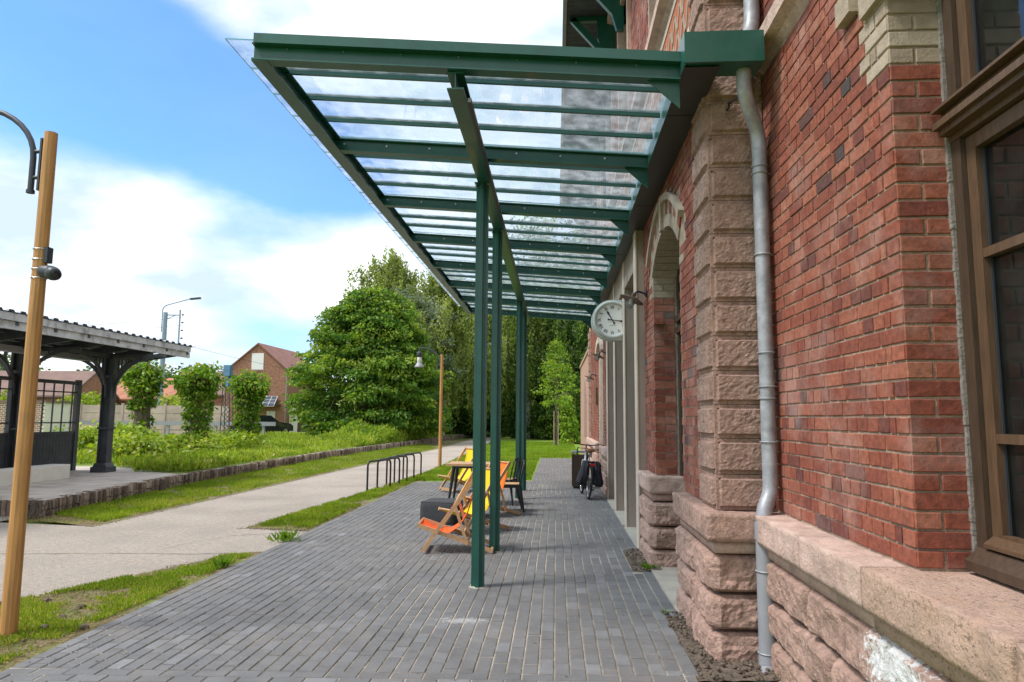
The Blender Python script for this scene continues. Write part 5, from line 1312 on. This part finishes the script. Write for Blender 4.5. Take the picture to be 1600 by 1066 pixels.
# wild growth over the platform: one uncountable mass
def scatter(name, n, fn, size, mat, label, up=1.1, wid=.35, toner=(.1, .9)):
    P_ = np.array([q for q in (fn() for _ in range(n)) if q is not None]); D_ = RNG.normal(size=P_.shape) * .55; D_[:, 2] = np.abs(D_[:, 2]) + up
    sz = size * RNG.uniform(.5, 1.4, len(P_))
    V, F = leaf_quads(P_, D_, sz, wid)
    patch = np.array([mnoise.noise(Vector((q[0] * .8, q[1] * .8, 0))) for q in P_])
    o = arr_mesh(name, V, F, mat, np.clip(RNG.uniform(*toner, len(P_)) + patch * .35, 0, 1)); o['kind'] = 'stuff'; o['label'] = label
    return o
def edge_x(y):
    for (x0, y0), (x1, y1) in zip(PE, PE[1:]):
        if y0 <= y <= y1: return x0 + (x1 - x0) * (y - y0) / (y1 - y0)
    return -8
def wild():
    y = 15.8 + 32 * random.random() ** 1.5; x = edge_x(y) - .15 - 14 * random.random() ** 1.3
    lim = 17.6 if x < -11.2 else (16.9 if x < -10 else 15.8)
    if y < lim: return None
    hmax = .10 + .2 * (mnoise.noise(Vector((x * .5, y * .5, 2))) + .3) + (.5 * max(0, min(1, (y - 27) / 8)) if x > edge_x(y) - 2.6 else 0)
    return (x, y, PZ + max(0, hmax) * random.random() ** 1.5)
scatter('wild_growth', 90000, wild, .115, 'leaf_wild', 'wild grasses and weeds overgrowing the platform')
def bank():
    y = random.uniform(30, 46); x = edge_x(y) - .3 - 3.5 * random.random() ** 1.2; h = .9 + .35 * mnoise.noise(Vector((x * .9, y * .5, 5)))
    h *= min(1, (y - 29.5) / 6) * min(1, max(.15, (x - edge_x(y) + 4.0) / 1.6)); return (x, y, PZ + h * random.random() ** .7 * min(1, (edge_x(y) - x) / .8))
scatter('bramble_bank', 26000, bank, .19, 'leaf_wild', 'dense brambles below the large round tree', .4, .6, (.0, .7))
# grass of the verges and strips
def in_poly(x, y, poly):
    c = False; j = len(poly) - 1
    for i in range(len(poly)):
        xi, yi = poly[i]; xj, yj = poly[j]
        if (yi > y) != (yj > y) and x < (xj - xi) * (y - yi) / (yj - yi) + xi: c = not c
        j = i
    return c
def grass_fn(poly, thr, zmax=0., near=None, pw=1.):
    xs_ = [p[0] for p in poly]; ys_ = [p[1] for p in poly]
    def fn():
        x = random.uniform(min(xs_), max(xs_)); y = min(ys_) + (max(ys_) - min(ys_)) * random.random() ** pw
        if not in_poly(x, y, poly): return None
        k = mnoise.noise(Vector((x * 2.1, y * 2.1, 0))) + .5 * mnoise.noise(Vector((x * 6, y * 6, 3)))
        if k < thr + random.gauss(0, .12): return None
        return (x, y, 0)
    return fn
scatter('grass_strip', 110000, grass_fn([(-5.2, 3.9), (-3.55, 3.9), (-3.5, 7.9), (-3.75, 7.85), (-4.6, 5.85)], -.08), .034, 'grass_blade', 'patchy grass between path and paving', .8, .2, (0, 1.05))
scatter('grass_verge', 110000, grass_fn([(-6.75, 10.0), (-6.65, 12.2), (-6.5, 18.6), (-6.0, 35), (-7.9, 40), (-8.75, 26), (-8.45, 15.5), (-8.0, 10.6)], -.25, pw=1.6), .06, 'grass_blade', 'grass verge along the platform edge', 1.2, .17)
scatter('grass_verge', 50000, grass_fn([(-3.5, 9.75), (-4.35, 9.9), (-3.92, 15.8), (-3.76, 19), (-3.5, 19)], -.12), .05, 'grass_blade', 'grass verge around the bicycle hoops', 1.2, .17)
scatter('lawn_grass', 90000, grass_fn([(-3.7, 17.1), (-.65, 17.7), (-.65, 27.3), (1.0, 27.4), (1.05, 45), (-4.0, 45), (-3.9, 30), (-3.7, 22.6)], -.6, pw=1.5), .07, 'grass_blade', 'short mown grass of the lawn', 1.4, .2, (.05, .75))
def weed(x, y, n, h, label, spread=.06):
    P_ = np.stack([x + RNG.normal(0, spread, n), y + RNG.normal(0, spread, n), np.zeros(n) + .01], 1); D_ = RNG.normal(size=(n, 3)) * .6; D_[:, 2] = 1
    V, F = leaf_quads(P_, D_, RNG.uniform(.4, 1.2, n) * h, .22); o = arr_mesh('weed', V, F, 'leaf_ivy', RNG.uniform(.1, .8, n)); o['kind'] = 'stuff'; o['label'] = label
weed(-3.47, 8.75, 70, .17, 'tuft of tall grass at the paving edge by the path spur', .08); weed(.98, 7.5, 50, .09, 'small green weed at the foot of the brick pier', .03); weed(1.42, 4.5, 60, .05, 'tiny weeds at the foot of the downpipe', .05); weed(.9, 5.88, 14, .06, 'tiny sprout at the corner of the paving', .03); weed(-3.5, 7.2, 40, .14, 'grass tuft at the edge of the paving', .03)
# dry roots hanging at the platform corner
b = MB()
for k in range(55):
    x, y = -8.05 + random.gauss(0, .11), 10.36 - random.random() * .12; b.tube([(x, y, .26), (x + random.gauss(0, .08), y - .05, .14), (x + random.gauss(0, .1), y - .08 - random.random() * .1, 0)], .005, 4)
tag(b.build('dry_creeper', 'bark'), 'dry brown creeper hanging at the platform corner', 'creeper')
# clods and litter on the worn strip
b = MB()
for k in range(46):
    x, y = -4.2 + random.gauss(0, .35), 5.05 + random.gauss(0, .35); r = random.uniform(.01, .045); c = MB()
    c.lathe([(r * .5, -r * .5), (r, -.1 * r), (r * .75, r * .5), (r * .2, r * .7)], (x, y, .01), 6, (random.gauss(0, .3), random.gauss(0, .3), 1)); c.v = [(a + random.gauss(0, r * .15), c_ + random.gauss(0, r * .15), d) for a, c_, d in c.v]; b.add(c.v, c.f)
o = b.build('clods', 'soil'); o['kind'] = 'stuff'; o['label'] = 'crumbs of dark earth by the nearest lamp post'

# ------------------------------------------------------------------ background: fence, houses, mast, pole, car
fe = thing('concrete_fence', 'weathered concrete panel fence behind the platform', 'fence', (-27, 45, 0))
k = 0; x = -46.
while x < -23.4:
    b = MB(); b.box(x - .07, x + .07, 44.93, 45.07, 0, 2.35); b.build('post', 'fence_concrete', fe)
    for j in range(4):
        b = MB(); b.box(x + .06, x + 1.44, 44.96 + random.uniform(0, .02), 45.03, .05 + j * .55, .05 + (j + 1) * .55 - .03); b.build('panel', 'fence_concrete', fe)
    x += 1.5
gr_ = thing('guard_rail', 'grey metal guard rail in front of the concrete fence', 'guard rail', (-24, 42, 0))
b = MB(); b.box(-38, -17.5, 41.95, 42.0, .95, 1.2); b.build('rail', 'zinc_grey', gr_)
for k in range(7): b = MB(); b.box(-37 + k * 3.1, -36.82 + k * 3.1, 42.0, 42.12, 0, 1.2); b.build('post', 'zinc_grey', gr_)
def gable_house(name, label, x0, x1, y0, y1, eave, ridge, wall, roof, windows=(), overh=.25, axis='y', doors=()):
    t = thing(name, label, 'house', ((x0 + x1) / 2, (y0 + y1) / 2, 0)); xm, ym_ = (x0 + x1) / 2, (y0 + y1) / 2
    b = MB()
    if axis == 'y': b.prism([(x0, 0), (x1, 0), (x1, eave), (xm, ridge), (x0, eave)], 1, y0, y1)
    else: b.prism([(y0, 0), (y1, 0), (y1, eave), (ym_, ridge), (y0, eave)], 0, x0, x1)
    b.build('wall', wall, t)
    for s_ in (-1, 1):
        b = MB(); th = .14
        if axis == 'y':
            e = x0 if s_ < 0 else x1; sl = (ridge - eave) / abs(xm - e); e2 = e + s_ * overh; ze = eave - sl * overh
            b.prism([(e2, ze + .02), (xm, ridge + .02), (xm, ridge + .02 + th), (e2, ze + .02 + th)], 1, y0 - .12, y1 + .12)
        else:
            e = y0 if s_ < 0 else y1; sl = (ridge - eave) / abs(ym_ - e); e2 = e + s_ * overh; ze = eave - sl * overh
            b.prism([(e2, ze + .02), (ym_, ridge + .02), (ym_, ridge + .02 + th), (e2, ze + .02 + th)], 0, x0 - .12, x1 + .12)
        b.build('roof', roof, t)
    for (a, c, z0, z1, mt) in windows:
        b = MB(); b.box(a, c, y0 - .03, y0 + .05, z0, z1); w = b.build('window', mt, t)
        b = MB(); b.box(a - .08, c + .08, y0 - .06, y0 + .02, z0 - .1, z0 - .003); b.build('sill', 'fence_concrete', w)
    return t
hs = gable_house('brick_house', 'tall brick house gable with white shuttered window and tiled roof', -29.9, -24.0, 60, 69, 5.5, 8.0, 'house_brick', 'roof_tile', [(-27.5, -26.4, 5.75, 7.2, 'white_paint'), (-25.9, -25.1, .9, 2.0, 'lamp_glass_white')])
b = MB(); b.prism([(-27.2, 2.5), (-24.6, 2.5), (-24.8, 2.56), (-27.0, 2.56)], 1, 58.9, 59.99); b.add([(-27.0, 58.85, 2.4), (-24.8, 58.85, 2.4), (-24.9, 59.9, 3.3), (-26.9, 59.9, 3.3)], [(0, 1, 2, 3)]); b.build('solar_panel', 'solar', hs)
b = MB()
for k in range(5): b.tube([(-27.0 + k * .55, 58.83, 2.41), (-26.9 + k * .5, 59.88, 3.32)], .02, 4)
for k in range(4): b.tube([(-27.0 + k * .033, 58.83 + k * .35, 2.42 + k * .3), (-24.8 - k * .033, 58.83 + k * .35, 2.42 + k * .3)], .02, 4)
b.build('panel_frame', 'white_paint', hs)
b = MB(); b.tube([(-24.15, 59.9, .2), (-24.15, 59.9, 5.3)], .05, 6); b.build('downpipe', 'zinc_grey', hs)
b = MB(); b.box(-24.0, -21.5, 60.5, 66, 0, 2.3); b.build('garage', 'white_block', hs); b = MB(); b.box(-23.2, -22.2, 60.45, 60.52, .05, 2.0); b.build('garage_door', 'oak_dark', hs)
gable_house('low_house', 'low brown house just left of the brick gable', -37, -30.2, 66, 74, 3.6, 6.0, 'house_brick', 'roof_tile_brown', axis='x')
rr_ = gable_house('red_roof_house', 'long low house with bright red tiled roof behind the shelter', -42.5, -32.6, 56, 62, 2.9, 4.7, 'house_brick', 'roof_tile_red', axis='x')
b = MB(); b.box(-37.9, -37.2, 58.4, 59.1, 4.3, 5.3); b.build('chimney', 'house_brick', rr_)
gable_house('brown_roof_house', 'house with dark brown roof right behind the middle stump', -47, -40.2, 76, 82, 3.3, 5.6, 'white_block', 'roof_tile_brown', axis='x')
gable_house('grey_roof_house', 'low house with dull brown roof behind the shelter screen', -54, -37.0, 50, 55.5, 3.0, 4.9, 'house_brick', 'roof_tile_brown', axis='x')
sd2 = thing('brick_shed', 'low red brick shed with white joints seen through the screen bars', 'shed', (-33, 38.5, 0))
b = MB(); b.box(-38, -29.6, 38, 40, 0, 2.25); b.build('wall', 'white_block', sd2); b = MB(); b.box(-38.1, -29.5, 37.9, 40.1, 2.25, 2.36); b.build('roof', 'roof_tile_brown', sd2)
b = MB()
for r_ in range(20):
    x = -33.5 + (r_ % 2) * .14
    while x < -29.75: b.box(x, x + .23, 37.985, 38.02, .05 + r_ * .11, .05 + r_ * .11 + .075); x += .28
o = b.build('brickwork', 'house_brick', sd2); o['kind'] = 'stuff'
# shed through the screen, blue lattice mast, utility pole with lamp
t = thing('lattice_mast', 'blue-topped lattice signal mast between the ivy stumps', 'mast', (-19.6, 40, 0))
b = MB()
for sx in (-1, 1):
    for sy in (-1, 1): b.tube([(-19.65 + sx * .3, 40 + sy * .25, 0), (-19.75 + sx * .2, 40 + sy * .2, 3.3)], .03, 5)
for k in range(6):
    z0_, z1_ = k * .55, (k + 1) * .55; w0, w1 = .3 - k * .017, .3 - (k + 1) * .017
    for sy in (-1, 1): b.tube([(-19.65 - w0, 40 + sy * .25, z0_), (-19.67 + w1, 40 + sy * .23, z1_)], .018, 4); b.tube([(-19.65 + w0, 40 + sy * .25, z0_), (-19.67 - w1, 40 + sy * .23, z1_)], .018, 4)
b.build('lattice', 'charcoal_metal', t)
b = MB(); b.box(-19.98, -19.58, 39.8, 40.2, 3.95, 4.6); b.box(-19.9, -19.66, 39.85, 40.15, 3.3, 3.95); b.build('signal_box', 'blue_paint', t)
t = thing('utility_pole', 'utility pole with street light arm rising behind the shelter roof', 'pole', (-29.9, 50, 0))
b = MB(); b.tube([(-29.9, 50, 0), (-29.9, 50, 9.4)], [.22, .16], 8); b.build('post', 'pole_blue', t)
b = MB(); b.beam((-28.75, 50, 6.2), (-28.75, 50, 9.6), .09, .09, up=(0, 1, 0))
for z in (9.2, 6.75): b.beam((-29.9, 50, z), (-28.7, 50, z - .02), .07, .08); b.beam((-29.9, 50, z - .35), (-29.1, 50, z - .03), .05, .05)
b.build('crossarm', 'pole_blue', t)
for z in (7.4, 8.0, 8.6, 9.2): b = MB(); b.lathe([(.05, 0), (.07, .08), (.04, .16)], (-28.6, 50, z), 8, (1, 0, .1)); b.build('insulator', 'charcoal_metal', t)
b = MB(); b.tube(arcpts([(-30.15, 50, 7.9), (-30.15, 50, 9.75), (-29.9, 50, 9.95), (-28.0, 50, 10.45)], .2), .04, 6); b.build('lamp_arm', 'pole_blue', t)
b = MB(); b.beam((-28.0, 50, 10.43), (-27.2, 50, 10.5), .2, .13); b.build('lamp_head', 'charcoal_metal', t)
for k, (p_, q_, sag) in enumerate([((-30, 50, 7.0), (-75, 46, 7.4), .8), ((-28.6, 50, 7.0), (-8, 78, 5.2), 1.2), ((-28.6, 50, 9.0), (-75, 60, 10.5), 1.), ((-28.6, 50, 8.4), (-75, 60, 9.6), 1.)]):
    b = MB(); b.tube([Vector(p_).lerp(Vector(q_), i / 12) - Vector((0, 0, sag * 4 * (i / 12) * (1 - i / 12))) for i in range(13)], .014, 4); b.build('cable', 'charcoal_metal', t)
cr_ = thing('parked_car', 'dark parked car below the brick house behind the guard rail', 'car', (-20.75, 47.5, .15), radians(62))
b = MB()
side = [(-2.0, .35), (-2.02, .75), (-1.85, .95), (-1.45, 1.38), (-.9, 1.47), (.1, 1.45), (.75, 1.0), (1.75, .88), (2.0, .7), (2.02, .35)]
n = len(side); vs = [(x_, -.85 + (.12 if z_ > 1.1 else 0), z_) for x_, z_ in side] + [(x_, .85 - (.12 if z_ > 1.1 else 0), z_) for x_, z_ in side]
b.add(vs, [tuple(range(n)), tuple(range(2 * n - 1, n - 1, -1))] + [(i, i + n, (i + 1) % n + n, (i + 1) % n) for i in range(n)]); b.build('body', 'car_paint', cr_, local=True)
for s_ in (-1, 1):
    b = MB(); y = s_ * .80; b.add([(-1.5, s_ * .86, 1.0), (-1.3, s_ * .765, 1.36), (.05, s_ * .765, 1.38), (.62, s_ * .86, 1.0)], [(0, 1, 2, 3)]); b.build('side_window', 'dark_glass', cr_, local=True)
    for x_ in (-1.3, 1.3):
        b = MB(); b.lathe([(.31, -.1), (.33, -.06), (.33, .06), (.31, .1)], (x_, s_ * .78, .33), 18, (0, 1, 0)); w = b.build('wheel', 'tyre', cr_, local=True)
        b = MB(); b.lathe([(.2, -.105), (.2, .105)], (x_, s_ * .78, .33), 12, (0, 1, 0)); b.build('rim', 'chrome', w, local=True)
    b = MB(); b.box(-2.04, -1.9, s_ * .7 - .1, s_ * .7 + .1, .7, .9); b.build('tail_light', 'red_reflector', cr_, local=True)
    b = MB(); b.box(1.9, 2.04, s_ * .62 - .15, s_ * .62 + .15, .62, .76); b.build('headlight', 'lamp_glass_white', cr_, local=True)
b = MB(); b.add([(-1.87, -.7, .98), (-1.87, .7, .98), (-1.5, .62, 1.36), (-1.5, -.62, 1.36)], [(0, 1, 2, 3)]); b.build('rear_window', 'dark_glass', cr_, local=True)
# hedges and far trees along the horizon
for i, (x, y, h, r, lb) in enumerate([(-34.5, 47.5, 3.0, 2.6, 'round bush behind the fence left of the middle stump'), (-41, 48, 3.3, 3.2, 'wide bush behind the fence beside the shelter column'), (-27, 48, 2.9, 1.9, 'small bush above the fence beside the lattice mast')]):
    t = thing('garden_bush', lb, 'bush', (x, y, 0), group='bushes behind the concrete fence')
    crown('foliage', 'leaf_wild', t, blob_pts(130, (x, y, h * .5), (r, 1.2, h * .5), .35, .25, i), 40, .26, .3)
for i, (x, y, h, r, lb) in enumerate([(-66, 100, 9, 7, 'far tree left behind the low houses'), (-56, 100, 9, 6, 'far tree above the brown roof'), (-49, 105, 8.5, 6, 'far tree left of the brick house'), (-84, 95, 11, 8, 'far tree above the red roof'), (-98, 90, 13, 8, 'far tree over the shelter screen'), (-74, 78, 8, 6, 'far tree behind the shelter column'), (-20, 95, 9, 6, 'far tree right of the brick house')]):
    tree('far_tree', lb, (x, y, 0), h, r, 'leaf_far', .6, 140, 50, .3, zlow=.02, group='trees on the horizon', spread=1.0)
b = MB(); n = 60
prof_ = [(-260 + i * 8, 5 + 5 * mnoise.noise(Vector((i * .13, 0, 0))) + (6 if i < 26 else 1)) for i in range(n)]
b.add([(x_, 210, -1) for x_, z_ in prof_] + [(x_, 250, z_) for x_, z_ in prof_] + [(x_, 330, z_ * .5) for x_, z_ in prof_], [(i, i + 1, i + 1 + n, i + n) for i in range(n - 1)] + [(i + n, i + 1 + n, i + 1 + 2 * n, i + 2 * n) for i in range(n - 1)])
struct(b.build('hills', 'wildground', smooth=True), 'low wooded hills on the horizon')

# crumbs, dry leaves and grit lying on the paving
b = MB()
for k in range(420):
    y = 4.2 + 9 * random.random() ** 1.6; x = random.uniform(-3.4, .9)
    if random.random() < .35: x = random.choice((random.uniform(-3.42, -3.2), random.uniform(.6, .9)))
    r = random.uniform(.003, .009); a = random.uniform(0, pi); b.tone = random.random()
    b.add([(x + r * cos(a + q * 2 * pi / 5) * random.uniform(.6, 1.4), y + r * sin(a + q * 2 * pi / 5) * random.uniform(.6, 1.4), .0205 + random.uniform(0, .004)) for q in range(5)], [(0, 1, 2, 3, 4)])
o = b.build('grit', 'edging'); o['kind'] = 'stuff'; o['label'] = 'grit and dry leaf crumbs on the paving'

def straw_fn(poly):
    xs_ = [p[0] for p in poly]; ys_ = [p[1] for p in poly]
    def fn():
        x = random.uniform(min(xs_), max(xs_)); y = random.uniform(min(ys_), max(ys_))
        return (x, y, .004) if in_poly(x, y, poly) else None
    return fn
for nm, n_, poly, lb in (('dry_straw', 30000, [(-5.3, 3.9), (-3.43, 3.9), (-3.43, 8.1), (-3.74, 7.95), (-4.62, 5.8)], 'dry straw and moss between the grass tufts by the paving'), ('dry_straw', 14000, [(-8.3, 9.95), (-6.7, 9.75), (-6.65, 12), (-8.1, 11.4)], 'dry straw on the verge at the platform corner'), ('dry_straw', 9000, [(-4.45, 9.72), (-3.42, 9.6), (-3.42, 12), (-4.3, 12)], 'dry straw on the verge beside the path spur')):
    P_ = np.array([q for q in (straw_fn(poly)() for _ in range(n_)) if q is not None]); D_ = RNG.normal(size=P_.shape); D_[:, 2] = np.abs(D_[:, 2]) * .25
    V, F = leaf_quads(P_, D_, RNG.uniform(.5, 1.5, len(P_)) * .03, .13); patch = np.array([mnoise.noise(Vector((q[0] * 3, q[1] * 3, 7))) for q in P_])
    o = arr_mesh(nm, V, F, 'straw', np.clip(RNG.uniform(.0, 1., len(P_)) * .7 + .15 + patch * .5, 0, 1)); o['kind'] = 'stuff'; o['label'] = lb
b = MB()
EDG = [[(-5.3, 4), (-4.6, 5.78), (-3.7, 7.9)], [(-6.65, 9.66), (-6.6, 12.2), (-6.45, 18.6)], [(-4.45, 9.75), (-3.95, 15.8)], [(-4.45, 9.75), (-3.4, 9.58)]]
for k in range(1500):
    l_ = random.choice(EDG); i_ = random.randrange(len(l_) - 1); f = random.random(); x = l_[i_][0] + (l_[i_ + 1][0] - l_[i_][0]) * f + random.gauss(0, .07); y = l_[i_][1] + (l_[i_ + 1][1] - l_[i_][1]) * f + random.gauss(0, .05)
    r = random.uniform(.003, .011); b.tone = random.random(); b.lathe([(r * .6, 0), (r, r * .4), (r * .3, r * .9)], (x, y, -.004), 5, (random.gauss(0, .2), random.gauss(0, .2), 1))
o = b.build('edge_gravel', 'edging'); o['kind'] = 'stuff'; o['label'] = 'loose gravel along the edges of the path'
